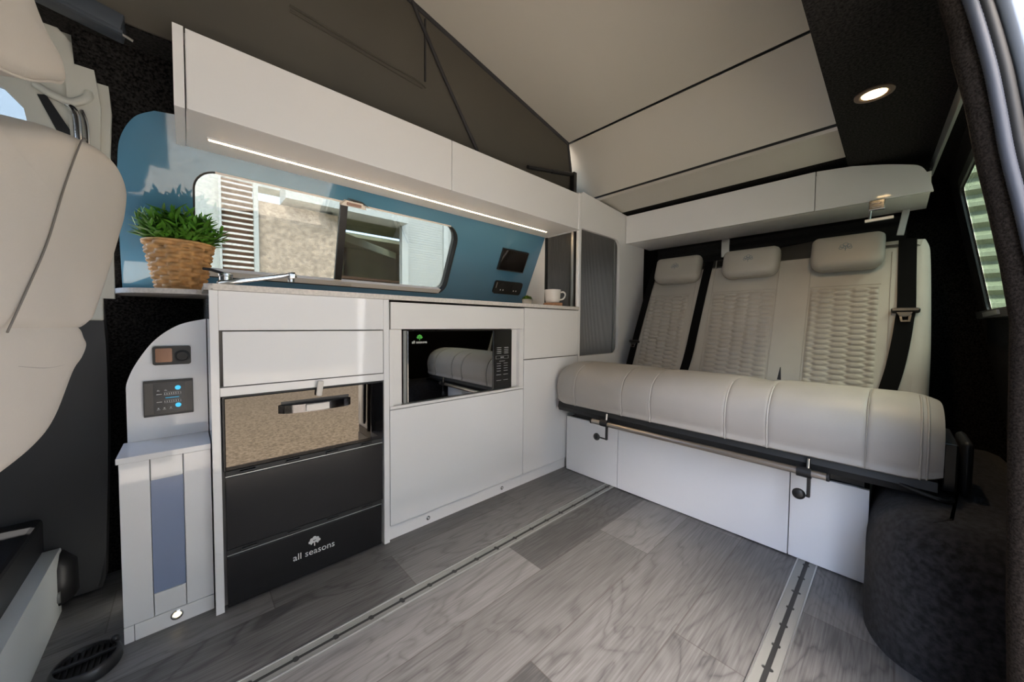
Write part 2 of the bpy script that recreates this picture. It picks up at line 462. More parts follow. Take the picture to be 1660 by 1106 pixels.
# canvas skirt
def CV(u, v, w): return (u, 1.30-w, v)
cz = lambda x: 1.833-(x-1.614)*(2.334-1.833)/(1.614+.75)
t = thing('tent_canvas', 'grey canvas side of the raised roof above the wall cupboards', 'canvas', (.6, 1.3, 1.53))
mb = MB(); mb.plate([(-.75, 1.53), (1.672, 1.53), (1.612, cz(1.612)+.004), (-.75, 2.338)], CV, -.006, 0.)
mb.build('side_panel', CANVAS, t)
mb = MB(); mb.box(-.756, -.75, .02, 1.30, 1.55, 2.338); mb.build('front_panel', CANVAS, t)
mb = MB(); mb.plate([(-.75, 1.55), (1.672, 1.55), (1.612, cz(1.612)), (-.75, 2.335)], lambda u, v, w: (u, .03+w, v), -.006, 0.)
mb.build('side_panel', CANVAS, t)
mb = MB(); mb.tube(spline([(.25, 1.296, 1.775), (.5, 1.295, 1.755), (.676, 1.294, 1.745), (.714, 1.295, 1.735)], 6), .0035, 6)
mb.tube(spline([(.25, 1.297, 1.760), (.5, 1.296, 1.742), (.70, 1.296, 1.728)], 6), .003, 6)
mb.build('flap_seam', CANVAS, t, 60)
mb = MB(); mb.obox((.7125, 1.296, 1.88), (1, 0, 0), (0, 1, 0), (0, 0, 1), .003, .004, .12, .001)
mb.build('zip', CANVAS2, t)
mb = MB(); mb.tube([(.655, 1.292, 2.03), (.80, 1.290, 1.805), (.98, 1.285, 1.545)], .007, 8); mb.build('elastic_strap', CANVAS2, t, 60)
mb = MB(); mb.tube([(-.7, 1.298, 2.318), (.4, 1.298, 2.085), (1.612, 1.298, 1.829), (1.672, 1.298, 1.535)], .009, 8); mb.build('edge_binding', CANVAS2, t, 60)

t = thing('roof_strut', 'black gas strut lying against the canvas at its rear corner', 'strut', (1.45, 1.27, 1.6))
mb = MB(); mb.tube([(1.27, 1.275, 1.588), (1.45, 1.275, 1.620)], .009, 10); mb.build('cylinder', BLACK, t, 60)
mb = MB(); mb.tube([(1.45, 1.275, 1.620), (1.635, 1.275, 1.655)], .011, 10); mb.build('rod', BLACK, t, 60)
mb = MB(); mb.box(1.628, 1.655, 1.262, 1.290, 1.555, 1.668, .003); mb.build('bracket', BLACK, t)

# end rail of the roof opening, high at left
t = thing('roof_rail', 'blue-grey roof rail end high above the driver seat', 'rail', (-.2, 1.32, 1.5))
d = Vector((.115, 0, -.020)).normalized(); c = Vector((-.36, 1.315, 1.562))
mb = MB(); mb.obox(c, d, (0, 1, 0), d.cross(Vector((0, 1, 0))), .262, .03, .021, .003); mb.build('beam', RAILM, t, 40)
mb = MB(); mb.obox(c+Vector((0, -.028, -.024)), d, (0, 1, 0), d.cross(Vector((0, 1, 0))), .262, .006, .004, .001); mb.build('lip', RAILM, t)
mb = MB(); mb.tube([(-.104, 1.290, 1.493), (-.085, 1.292, 1.487)], .003, 6); mb.build('pin', CHROME, t)

# ------------------------------------------------------------------ door opening at right
def pil(z): # inner edge of the rear door pillar at x=.95
    pts = [(0., -.150), (.34, -.135), (.64, -.126), (.81, -.122), (.91, -.108), (1.0, -.093), (1.084, -.078), (1.189, -.062), (1.26, -.048), (1.322, -.036), (1.40, -.018)]
    for (a, b), (c, d) in zip(pts, pts[1:]):
        if z <= c: return b+(d-b)*(z-a)/(c-a)
    return pts[-1][1]
mb = MB()
zs = [0, .12, .24, .34, .44, .54, .64, .73, .81, .86, .91, .95, 1., 1.04, 1.084, 1.13, 1.189, 1.23, 1.27]
pth = [(.985, pil(z)-.026, z) for z in zs] + [(.985, -.068, 1.31), (.978, -.056, 1.36), (.965, -.046, 1.405), (.93, -.038, 1.44), (.80, -.03, 1.475), (.5, -.03, 1.48), (-.3, -.03, 1.48)]
mb.tube(pth, .023, 14)
tag(mb.build('trim_2', mat('brown_black_pillar_carpet', (.026, .021, .018), 1., spec=.05, bump=(900, .6, .003), vary=(320, .5)), None, 80), kind='structure')
mb = MB()   # wall skin linking the pillar to the rear quarter, and the carpet above the door
mb.plate([(.99, -.06), (1.24, -.06), (1.24, 1.5), (.99, 1.5)], RW, 0., .008)
mb.box(-.3, 1.02, -.16, .02, 1.455, 1.51)
tag(mb.build('trim_3', CARPET, None), kind='structure')
mb = MB()
mb.plate([(pil(z)-.018, z) for z in zs]+[(-.030, 1.40), (-.150, 1.42)]+[(pil(z)-.150, z) for z in zs[::-1]], YZ(1.012), 0., .012)
tag(mb.build('trim_6', RUBBERB), kind='structure')
t = thing('door_seal', 'ribbed grey rubber seal along the sliding door opening', 'seal', (.93, -.15, 0))
sp = [(0.05, -.215), (.34, -.200), (.64, -.175), (.81, -.152), (.90, -.138), (.994, -.122), (1.073, -.108), (1.15, -.097), (1.227, -.085), (1.336, -.063), (1.42, -.04)]
p3 = spline([(.955, y-.002, z) for z, y in sp], 6)
n = 10; rings = []
rr = []
fine = spline(p3, 5)
mb = MB(); mb.tube(fine, [.0078 if k % 2 else .0073 for k in range(len(fine))], 10); mb.build('ribbed_strip', RUBBER, t, 80)
mb = MB(); mb.tube([(x+.004, y-.013, z) for x, y, z in p3], .008, 8); mb.build('carrier', RUBBERB, t, 80)
mb = MB()   # painted body flange outside the seal
mb.tube([(x+.012, y-.034, z) for x, y, z in p3], .0115, 12)
tag(mb.build('trim_4', BODY, None, 80), kind='structure')

# white painted door edge beyond the seal
t = thing('sliding_door_edge', 'white painted edge of the open sliding door at the top right corner', 'door edge', (.98, -.2, 0))
ol = spline([(-.045, 1.60), (-.092, 1.34), (-.103, 1.25), (-.122, 1.143), (-.150, .95), (-.185, .70), (-.21, .40), (-.235, .0)], 4)
mb = MB(); mb.plate(ol+[(-.42, .0), (-.42, .9), (-.30, 1.60)], YZ(.998), 0., .014); mb.build('panel', mat('white_vehicle_paint', (.75, .77, .79), .25, coat=.4), t)
# front door pillar on the passenger side, behind the camera
mb = MB()
mb.plate([(-1.6, -.06), (-.08, -.06), (-.08, 1.56), (-1.6, 1.56)], lambda u, v, w: (u, RW(u, v, w)[1]-.06, v), -.03, 0., [rrect(-1.35, -.34, .92, 1.40, .05)])
tag(mb.build('wall_right_front', GREIGE), kind='structure')

# rear side window
t = tag(thing('window_2', None, None), kind='structure')
mb = MB(); mb.plate(inset(WIN2, -.004), RW, -.011, -.007); mb.build('pane', CLEARG, t)
mb = MB(); mb.plate(inset(WIN2, -.03), RW, .0, .006, [WIN2]); mb.build('frame', BLACK, t)
mb = MB(); mb.plate([(1.2, .838), (2.42, .838), (2.42, .866), (1.2, .866)], RW, .0, .03); mb.build('sill', DGREY, t)
mb = MB(); mb.plate([(1.92, .846), (2.20, .842), (2.20, .858), (1.92, .860)], RW, .03, .036); mb.build('catch', ALU, t)

# curtain rail above it
t = thing('curtain_rail', 'flat aluminium rail above the rear side window', 'rail', (1.9, -.085, 1.45))
a = Vector((2.27, -.078, 1.452)); b = Vector((1.25, -.112, 1.446)); d = (b-a).normalized()
mb = MB(); mb.obox((a+b)/2, d, (0, 1, 0), (0, 0, 1), (b-a).length/2, .004, .028, .001); mb.build('strip', ALU, t)
mb = MB(); mb.lathe([(.006, 0), (.006, .004)], (2.25, -.076, 1.452), 10, 'y'); mb.build('screw', CHROME, t)

# ------------------------------------------------------------------ floor tracks
def track(yc, half, x0, x1, label):
    t = thing('floor_track', label, 'floor track', (x0, yc, 0), 'seat tracks let into the floor')
    for sgn in (-1, 1):
        mb = MB()
        inner = .0055
        y0, y1 = yc+sgn*half, yc+sgn*inner
        # lip with round notches along the slot
        pts = []
        n = int((x1-x0)/.09); 
        edge = []
        for k in range(n+1):
            xc = x0+.03+k*(x1-x0-.06)/n
            for a in range(7):
                aa = PI*a/6
                edge.append((xc-.006*math.cos(aa), y1+sgn*.004*math.sin(aa)*(1 if k % 4 else 1.6)))
        lo = [(x0, y1)]+edge+[(x1, y1)]
        outl = lo+[(x1, y0), (x0, y0)]
        mb.plate(outl, XY(0), -.012, .003)
        mb.build('flange', ALU2, t)
        mb = MB(); mb.box(x0, x1, min(y0, y0-sgn*.004), max(y0, y0-sgn*.004), .003, .0055, .0008); mb.build('ridge', ALU, t)
    mb = MB(); mb.box(x0, x1, yc-.016, yc+.016, -.01, .0006); mb.build('slot', BLACKM, t)
    return t
track(.936, .024, -.30, 1.535, 'aluminium floor track nearer the kitchen units')
track(.176, .027, .60, 1.535, 'aluminium floor track nearer the wheel arch')

# ================================================================== KITCHEN
FY = 1.222                                        # front plane of the run
def front(mb, x0, x1, z0, z1, y=FY, th=.016, r=.0015): return mb.box(x0, x1, y, y+th, z0, z1, r)

# narrow end unit with ledge
t = thing('end_cabinet', 'low narrow white cabinet with blue-grey strip beside the driver seat', 'cabinet', (-.045, 1.26, 0))
mb = MB(); mb.box(-.126, .040, 1.280, 1.64, .0, .450); mb.build('body', WHITE2, t)
y0 = 1.259
dr = None
mb = MB(); front(mb, -.130, -.0775, .043, .4515, y0, .018); fd = mb.build('door', WHITE, t)
mb = MB(); front(mb, -.0150, .040, .043, .4515, y0, .018); mb.build('stile', WHITE, fd)
mb = MB(); front(mb, -.0760, -.0165, .396, .4515, y0+.002, .016); mb.build('rail', WHITE, fd)
mb = MB(); front(mb, -.0760, -.0165, .043, .100, y0+.002, .016); mb.build('rail', WHITE, fd)
mb = MB(); front(mb, -.0765, -.0160, .1005, .3955, y0+.005, .006, 0); mb.build('blue_insert', BLUEINS, fd)  # blue-grey insert between the rails
mb = MB(); mb.box(-.130, -.1125, y0+.001, y0+.018, .0, .041, .001); mb.box(-.1115, .040, y0+.001, y0+.018, .0, .041, .001); mb.build('plinth', WHITE, t)
mb = MB(); mb.box(-.134, .0405, 1.252, 1.404, .453, .468, .0015); mb.build('ledge', WHITE, t)

# D-shaped switch board
t = thing('switch_board', 'white quarter-round board carrying the socket and heater control', 'panel', (0, 1.4, .468))
out = [(.0405, .4685), (-.126, .4685)] + spline([(-.126, .60), (-.124, .632), (-.106, .683), (-.069, .746), (-.019, .789), (.0405, .808)], 8)
mb = MB(); mb.plate(out, XZ(1.418), 0., .018); mb.build('board', WHITE, t, 30)
mb = MB(); mb.plate(out, lambda u, v, w: (u*.98, 1.419+w, v-.004), 0, .25); mb.build('backing', CARPET, t)

t = thing('socket_plate', 'black double plate with copper usb flap above the heater control', 'socket', (-.034, 1.4, .703))
mb = MB(); mb.plate(rrect(-.0735, .0055, .676, .729, .006), XZ(1.400), 0., .007); mb.build('bezel', BLACK, t)
mb = MB(); mb.plate(rrect(-.068, -.034, .684, .723, .003), XZ(1.393), 0., .002); mb.build('flap', mat('copper_flap', (.28, .16, .11), .2, .8), t)
mb = MB(); mb.lathe([(.017, 0), (.017, -.004), (.013, -.005), (.012, -.002)], (-.013, 1.393, .700), 28, 'y'); mb.build('cap', BLACKM, t, 40)

t = thing('heater_control', 'grey heater control panel with cyan buttons on the quarter-round board', 'control panel', (-.042, 1.4, .582))
mb = MB(); mb.plate(rrect(-.0935, .0085, .533, .633, .002), XZ(1.400), 0., .008); mb.build('housing', BLACK, t)
mb = MB(); mb.plate(rrect(-.0915, .0065, .539, .627, .001), XZ(1.392), 0., .001); mb.build('face', PANELG, t)
mb = MB(); mb.plate(rrect(-.074, -.0085, .541, .625, .001), XZ(1.391), 0., .0006); mb.build('display', mat('dark_display', (.035, .035, .038), .25), t)
for (u, v) in ((-.024, .610), (-.024, .560)):
    mb = MB(); mb.lathe([(.0062, 0), (.0062, -.0012)], (u, 1.3902, v), 20, 'y'); mb.build('button', CYAN, t)
mb = MB()
for v in (.5945, .5725):
    for k in range(8): mb.box(-.052+k*.0046, -.0505+k*.0046, 1.3896, 1.3902, v-.002, v+.002+.0005*k*.4)
    mb.box(-.053, -.018, 1.3898, 1.3902, v-.0038, v-.0033); mb.box(-.053, -.018, 1.3898, 1.3902, v+.0042, v+.0046)
    mb.box(-.0195, -.0175, 1.3896, 1.3902, v-.0025, v+.003)
    mb.box(-.068, -.057, 1.3898, 1.3902, v-.001, v+.0005)
for u in (-.067, -.052): mb.box(u, u+.006, 1.3898, 1.3902, .6035, .6045); mb.box(u+.001, u+.004, 1.3898, 1.3902, .6055, .6065)
for u in (-.068, -.056, -.043): mb.box(u, u+.007, 1.3898, 1.3902, .5505, .5512); mb.box(u+.002, u+.005, 1.3898, 1.3902, .5535, .556)
mb.build('legend', MARK, t)
mb = MB(); mb.box(-.050, -.022, 1.3896, 1.3902, .5825, .5838); mb.build('indicator', CYAN, t)

# fridge / oven column
t = thing('oven_cabinet', 'tall white kitchen unit housing the mirrored oven and black drawers', 'cabinet', (.285, FY, 0))
mb = MB(); mb.box(.042, .0605, FY, 1.66, 0., .883, .001); mb.build('side_panel', WHITE, t)
mb = MB(); mb.box(.5085, .5285, FY, 1.66, 0., .883, .001); mb.build('side_panel', WHITE, t)
mb = MB(); mb.box(.0605, .5085, FY+.03, 1.64, .0, .876); mb.build('carcass', CARC, t)
mb = MB(); mb.box(.0610, .5085, FY+.002, FY+.03, .7765, .883, .0008); mb.build('fascia', WHITE, t)
mb = MB(); mb.box(.0680, .5065, FY+.001, FY+.019, .6235, .7730, .0012); mb.build('drawer', WHITE, t)
mb = MB(); mb.box(.0610, .5085, FY+.002, FY+.03, .5965, .6205, .0008); mb.build('rail', WHITE, t)
mb = MB(); mb.box(.0680, .5030, FY+.001, FY+.016, .1700, .3720, .0012); d1 = mb.build('drawer', DRAWERBLK, t)
mb = MB(); mb.box(.0680, .4985, FY+.001, FY+.016, .0080, .1500, .0012); d2 = mb.build('drawer', DRAWERBLK, t)
def grip(parent, z, x1):
    mb = MB(); mb.box(.068, x1, FY+.002, FY+.02, z, z+.016, .001); mb.build('grip_strip', BLACKM, parent)
    mb = MB(); mb.box(.068, x1, FY+.000, FY+.003, z+.0005, z+.0025); mb.build('grip_edge', ALU, parent)
    for k in range(4):
        mb = MB(); mb.tube([(.10+k*.11, FY+.001, z+.008), (.135+k*.11, FY+.001, z+.008)], .005, 8); mb.build('grip_stud', BLACK, parent, 60)
grip(d1, .3735, .503); grip(d2, .1525, .499)
mp = lambda u, v, w: (.283+u, FY+.0012-w, .068+v)
tm = text_mesh('all seasons', .028, mp)
logo = tm.build('lettering', MARK, d2); 
lm = MB(); tree_logo(lm, mp, .0, .028, .030); lm.build('emblem', MARK, d2)

t = thing('oven', 'built-in oven with bronze mirrored door and chrome handle', 'oven', (.285, FY, .39))
mb = MB(); mb.box(.0640, .5060, FY+.004, FY+.0295, .390, .5955, .001); mb.build('frame', BLACK, t)
mb = MB(); mb.box(.0690, .4600, FY-.003, FY+.004, .3925, .5910, .001); dd = mb.build('door', MIRROR, t)
mb = MB(); mb.box(.4605, .5040, FY-.003, FY+.004, .3925, .5910, .001); mb.build('door_edge', GLOSSBLK, t)
mb = MB()
hp = [(.190, FY-.002, .543), (.215, FY-.018, .542), (.29, FY-.026, .541), (.37, FY-.018, .541), (.395, FY-.002, .541)]
hp = spline(hp, 6)
def hbar(i, j): 
    x, y, z = hp[i]; return (x, y, z+(.012 if j else -.012))
mb.grid(len(hp), 2, hbar); 
for v in list(mb.bm.verts): pass
r = bmesh.ops.solidify(mb.bm, geom=mb.bm.faces[:], thickness=.004)
mb.build('handle', mat('dark_chrome', (.25, .24, .24), .12, 1.), t, 60)
mb = MB(); mb.box(.258, .322, FY-.0325, FY-.0235, .5325, .5515, .0012); mb.build('handle_plate', CERAM, t)
mb = MB(); mb.box(.198, .388, FY-.004, FY-.0028, .5400, .5640, .0); mb.build('handle_recess', BLACK, t)
mb = MB(); mb.obox((.300, FY-.012, .594), (1, 0, -.12), (0, 1, 0), (.12, 0, 1), .0085, .005, .0235, .003); mb.build('latch', CERAM, t, 40)

# microwave unit
t = thing('microwave_cabinet', 'wide white kitchen unit with open microwave niche and lift-up lower door', 'cabinet', (.87, FY, 0))
mb = MB(); mb.box(.530, 1.2035, FY+.02, 1.64, .0, .470); mb.build('carcass', WHITE2, t)
mb = MB(); mb.box(.530, 1.2035, 1.56, 1.64, .470, .880); mb.build('back', CARC, t)
mb = MB(); front(mb, .5350, 1.2020, .7780, .8755); mb.build('fascia', WHITE2, t)
mb = MB(); front(mb, .5310, 1.2020, .0580, .4840); mb.build('door', WHITE, t)
mb = MB(); mb.box(.5310, 1.2020, FY-.001, 1.58, .4870, .4975, .0008); mb.build('shelf', WHITE2, t)
mb = MB(); mb.box(.5310, .5450, FY+.004, 1.56, .4975, .7770, .0008); mb.build('liner', WHITE2, t)
mb = MB(); mb.box(.5450, .5830, FY+.016, FY+.03, .4975, .7770, .0008); mb.build('liner', WHITE2, t)
mb = MB(); mb.box(1.1750, 1.2020, FY+.002, 1.56, .4975, .7770, .0008); mb.build('liner', WHITE2, t)
mb = MB(); mb.box(1.1400, 1.1750, FY+.022, FY+.034, .4975, .7770, .0008); mb.build('liner', WHITE2, t)
mb = MB(); mb.box(.5300, 1.2040, FY+.014, FY+.030, .0, .0550, .0008); mb.build('plinth', WHITE, t)

t = thing('microwave', 'black glass microwave set in the white kitchen niche', 'microwave', (.86, FY, .4985))
my = FY+.008
mb = MB(); mb.box(.592, 1.134, my+.012, 1.52, .4985, .7735, .004); mb.build('body', BLACKM, t)
mb = MB(); mb.box(.588, .6010, my+.002, my+.014, .4990, .7730, .002); mb.build('door_edge', ALU2, t)
mb = MB(); mb.box(.6015, 1.0120, my-.003, my+.012, .5010, .7730, .002); md = mb.build('door', mat('dark_mirror_glass', (.30, .30, .295), .02, 1.), t)
mb = MB(); mb.box(1.0135, 1.1280, my-.003, my+.012, .5010, .7730, .002); cp = mb.build('control_panel', mat('dark_panel_glass', (.012, .012, .012), .12), t)
mb = MB()
yy0, yy1 = my-.0036, my-.003
for r_ in range(4):
    for c_ in range(2):
        u = 1.036+c_*.044; mb.box(u, u+.026, yy0, yy1, .690-r_*.0085, .6925-r_*.0085)
for u0, u1 in ((1.030, 1.106),): 
    mb.box(u0, u1, yy0, yy1, .6535, .6542); mb.box(u0, u1, yy0, yy1, .640, .6407); mb.box(u0, u0+.001, yy0, yy1, .640, .654); mb.box(u1-.001, u1, yy0, yy1, .640, .654)
mb.box(1.058, 1.078, yy0, yy1, .645, .6485)
for r_ in range(4):
    for c_ in range(2):
        u = 1.036+c_*.042; mb.box(u, u+.024, yy0, yy1, .618-r_*.0115, .6195-r_*.0115)
mb.box(1.05, 1.085, yy0, yy1, .6285, .6300)
for v in (.566, .540): mb.box(1.034, 1.062, yy0, yy1, v, v+.0016); mb.box(1.076, 1.104, yy0, yy1, v, v+.0016)
mb.build('legend', mat('grey_print', (.45, .45, .45), .5), cp)
mp = lambda u, v, w: (.650+u, my-.003-w, .7235+v)
tm = text_mesh('all seasons', .0150, mp); tm.build('lettering', MARK, md)
lm = MB(); tree_logo(lm, mp, 0., .0145, .021); lm.build('emblem', GREENM, md)

# right base unit
t = thing('corner_cabinet', 'white base unit between the microwave niche and the bench seat', 'cabinet', (1.42, FY, 0))
mb = MB(); mb.box(1.2055, 1.6360, FY+.03, 1.64, .0, .8820); mb.build('carcass', CARC, t)
mb = MB(); mb.box(1.2045, 1.6360, FY+.014, FY+.029, .0, .0550, .0008); mb.build('plinth', WHITE, t)
mb = MB(); front(mb, 1.2055, 1.6350, .6285, .8790); mb.build('drawer', WHITE2, t)
mb = MB(); front(mb, 1.2055, 1.6350, .0580, .6245); mb.build('door', WHITE, t)

# plinth lights
for (x, y, r, lab) in ((-.035, 1.260, .0125, 'round plinth light under the low end cabinet'), (.691, FY+.0140, .0085, 'round plinth light under the left part of the microwave unit'),
                    (1.079, FY+.0140, .0085, 'round plinth light under the right part of the microwave unit')):
    t = thing('plinth_light', lab, 'light', (x, y, .025), 'round lights in the kitchen plinth')
    mb = MB(); mb.lathe([(r, 0), (r, -.003), (r*.75, -.004), (r*.62, -.002)], (x, y, .026), 24, 'y', cap1=False); mb.build('ring', CHROME, t, 50)
    mb = MB(); mb.lathe([(r*.62, -.0015), (r*.3, -.0025)], (x, y, .026), 20, 'y'); mb.build('lens', SPOTW if x < 0 else BLACKM, t)
    if x > 0: 
        mb = MB(); mb.lathe([(r*.4, -.0026), (r*.2, -.003)], (x, y, .026), 16, 'y'); mb.build('bulb', MARK, t)

# worktop and shelf
WT0, WT1 = .8835, .9000
mb = MB(); mb.plate(rrect(.0320, 1.6355, 1.2150, 1.410, (.018, .002, .0, .0))[:-2]+[(1.6355, 1.690), (.068, 1.690), (.068, 1.425), (.032, 1.400)], XY(WT0), 0., WT1-WT0)
bmesh.ops.bevel(mb.bm, geom=[e for e in mb.bm.edges if abs(e.verts[0].co.z-e.verts[1].co.z) < 1e-6 and e.verts[0].co.y < 1.3], offset=.004, segments=2, affect='EDGES')
o = mb.build('worktop', SHELFM, None, 40); tag(o, 'long pale worktop over the white kitchen units', 'worktop')
shp = [(.0670, 1.690), (.0670, 1.427), (.0310, 1.402), (.0310, 1.390)]+spline([(.020, 1.382), (-.05, 1.405), (-.120, 1.46), (-.150, 1.52), (-.155, 1.60), (-.150, 1.690)], 6)
mb = MB(); mb.plate(shp, XY(.8790), 0., .0140)
o = mb.build('corner_shelf', SHELFM, None, 40); tag(o, 'rounded pale shelf holding the plant basket at the worktop end', 'shelf')

# folded tap
t = thing('tap', 'folded chrome tap lying behind the worktop edge by the plant', 'tap', (.10, 1.32, .9))
mb = MB(); mb.lathe([(.019, 0), (.019, .012), (.015, .016), (.015, .026), (.017, .028), (.017, .033), (.010, .036)], (.082, 1.285, .900), 24); mb.build('base', CHROME, t, 40)
mb = MB(); mb.obox((.150, 1.248, .9235), (.973, 0, .23), (0, 1, 0), (-.23, 0, .973), .092, .011, .0065, .003); mb.obox((.236, 1.248, .941), (.973, 0, .23), (0, 1, 0), (-.23, 0, .973), .010, .013, .010, .003); mb.build('spout', CHROME, t, 60)
mb = MB(); mb.lathe([(.009, 0), (.009, .014), (.007, .016)], (.234, 1.248, .922), 16); mb.build('nozzle', CHROME, t, 40)
mb = MB(); mb.tube([(.082, 1.285, .934), (.050, 1.30, .945), (.035, 1.31, .947)], .004, 8); mb.build('lever', BLACK, t, 60)

# ------------------------------------------------------------------ blue splashback, window, screen, socket
t = thing('splashback', 'glossy blue wall panel around the kitchen window', 'wall panel', (.7, 1.69, .9))
out = [(-.152, .903)]+spline([(-.150, 1.0), (-.1455, 1.15), (-.140, 1.245), (-.130, 1.315), (-.100, 1.372), (-.059, 1.400)], 6)+[(.0, 1.408), (1.6350, 1.408), (1.6350, .903)]
mb = MB(); mb.plate(out, SP, -.0075, .0, [WIN]); mb.build('panel', BLUE, t)

t = tag(thing('window_1', None, None), kind='structure')
mb = MB(); mb.plate(inset(WIN, .0005), SP, -.035, .001, [inset(WIN, .0055)]); mb.build('frame', RUBBERB, t)
mb = MB(); mb.plate([(.075, 1.2795), (.970, 1.2795), (.970, 1.2855), (.075, 1.2855)], SP, -.02, .003); mb.build('upper_rail', WINFR, t)
mb = MB(); mb.plate(inset(WIN, .004), SP, -.030, -.026); mb.build('pane', WINGLASS, t)
mb = MB(); mb.plate([(.476, .960), (.504, .960), (.490, 1.281), (.462, 1.281)], SP, -.026, -.012); mb.build('mullion', BLACK, t)
mb = MB(); mb.plate([(.050, .9645), (.985, .9645), (.995, .983), (.050, .983)], SP, -.024, .008); mb.build('lower_rail', WINFR, t)
mb = MB()
for u in (.515, ): mb.plate(rrect(u-.022, u+.022, .968, .975, .003), SP, .010, .014)
mb.build('lower_catch', CHROME, t)
mb = MB(); mb.plate([(.452, 1.273), (.470, 1.292), (.535, 1.292), (.555, 1.273)], SP, .0, .020); mb.build('upper_catch', WINFR, t)
mb = MB(); mb.plate(rrect(.474, .530, 1.277, 1.287, .003), SP, .020, .024); mb.build('catch_button', mat('brown_catch', (.25, .16, .13), .4), t)
mb = MB(); mb.plate([(.50, 1.292), (.545, 1.289), (.565, 1.283), (.535, 1.297), (.48, 1.299)], SP, .0, .018); mb.build('catch_shadow_piece', BLACK, t)  # black piece modelled as the shadow beside the upper catch
mb = MB(); mb.plate(inset(WIN, -.001), SP, -.055, -.030, [inset(WIN, .006)]); mb.build('gasket', RUBBERB, t)

def quadplate(mb, pts, w0, w1): return mb.plate(pts, SP, w0, w1)
t = thing('wall_screen', 'small black square screen on the blue panel above the sockets', 'screen', (1.43, 1.56, 1.12))
mb = MB(); quadplate(mb, rrect(1.331, 1.536, 1.120, 1.236, .003), 0, .012); mb.build('housing', BLACK, t)
mb = MB(); quadplate(mb, rrect(1.338, 1.529, 1.126, 1.230, .002), .012, .0135); mb.build('display', SCREEN, t)
t = thing('double_socket', 'black rounded double socket panel on the blue wall below the screen', 'socket', (1.45, 1.63, .98))
mb = MB(); quadplate(mb, rrect(1.346, 1.570, .988, 1.061, .014), .0003, .010); mb.build('plate', BLACK, t, 40)
for c in (1.405, 1.512):
    mb = MB(); quadplate(mb, [(c+.030*math.cos(a), 1.024+.026*math.sin(a)) for a in [2*PI*k/24 for k in range(24)]], .010, .0125); s_ = mb.build('socket', BLACKM, t)
    mb = MB()
    for du in (-.009, .012): quadplate(mb, [(c+du+.0042*math.cos(a), 1.012+.0042*math.sin(a)) for a in [2*PI*k/10 for k in range(10)]], .0125, .0135)
    mb.build('pin_hole', MARK, s_)
mb = MB(); quadplate(mb, rrect(1.357, 1.362, 1.02, 1.052, .001), .010, .011); mb.build('side_mark', mat('dim_print', (.3, .3, .3), .5), t)

# ------------------------------------------------------------------ wall cupboards
t = thing('wall_cupboard', 'long white wall cupboard with a lit strip underneath', 'cupboard', (.8, FY, 1.334))
Z0, Z1 = 1.334, 1.530
def back_y(z): return splash_y(z)-.004
mb = MB(); mb.plate([(FY-.001, Z0-.002), (back_y(Z0), Z0-.002), (back_y(Z1), Z1+.001), (FY-.001, Z1+.001)], lambda u, v, w: (w, u, v), -.0145, .0055); mb.build('end_panel', WHITE2, t)
mb = MB(); mb.plate([(FY+.019, Z0+.006), (back_y(Z0), Z0), (back_y(Z1), Z1-.002), (FY+.019, Z1-.002)], lambda u, v, w: (w, u, v), .0075, 1.634); mb.build('body', WHITE2, t)
mb = MB(); mb.box(.0090, .7885, FY, FY+.018, Z0, Z1, .001); mb.build('door', WHITE2, t)
mb = MB(); mb.box(.7910, 1.6180, FY, FY+.018, Z0, Z1, .001); mb.build('door', WHITE2, t)
t = thing('led_strip', 'warm glowing light strip under the long wall cupboard', 'light', (.8, 1.38, 1.333))
mb = MB(); mb.box(.052, 1.535, 1.3735, 1.3875, Z0-.0025, Z0+.004, .0005); mb.build('channel', EDGE, t)
mb = MB(); mb.box(.056, 1.531, 1.3765, 1.3845, Z0-.0035, Z0-.0024); mb.build('diffuser', LEDW, t)

# ------------------------------------------------------------------ tall unit with tambour doors
t = thing('tall_cupboard', 'tall white corner cupboard with silver tambour doors beside the bench seat', 'cupboard', (1.85, FY, 0))
mb = MB()
out = [(1.637, .0), (2.385, .0), (2.385, 1.345), (2.155, 1.345), (2.155, 1.518), (1.70, 1.548), (1.665, 1.553), (1.637, 1.53)]
hole = rrect(1.652, 2.062, .6190, 1.3460, (.002, .05, .05, .002), 6)
mb.plate(out, XZ(FY+.018), 0., .018, [hole]); mb.build('front_frame', WHITE2, t)
mb = MB(); mb.box(1.66, 2.38, 1.30, 1.66, .0, 1.50); mb.build('body', CARC, t)
mb = MB()
def ribs(n, x0, x1, z0, z1, y, mpf):
    pts = []
    for k in range(n):
        a = x0+(x1-x0)*k/n; w = (x1-x0)/n
        pts += [(a+w*.06, 0.), (a+w*.28, .0022), (a+w*.72, .0022), (a+w*.94, 0.)]
    for (a, h), (b, h2) in zip(pts, pts[1:]):
        v = [mb.bm.verts.new(mpf(*q)) for q in ((a, z0, h), (b, z0, h2), (b, z1, h2), (a, z1, h))]
        mb.bm.faces.new(v)
ribs(54, 1.645, 2.07, .612, 1.350, 0, lambda u, v, h: (u, FY+.022-h, v)); tb = mb.build('tambour_door', TAMB, t, recalc=False)
mb = MB(); mb.box(2.020, 2.030, FY+.012, FY+.0195, .622, 1.343, .002); mb.build('pull_bar', ALU2, tb)
mb = MB(); ribs(28, 1.272, 1.490, WT1+.0004, 1.340, 0, lambda u, v, h: (1.650-h, u, v)); mb.build('tambour_door', TAMB, t, recalc=False)
mb = MB(); mb.box(1.6365, 1.650, 1.470, 1.486, WT1+.0004, 1.333, .001); mb.build('side_strip', BLACKM, t)
mb = MB(); mb.box(1.6360, 1.652, 1.485, 1.660, WT1+.0004, 1.333, .001); mb.build('side_panel', WHITE2, t)
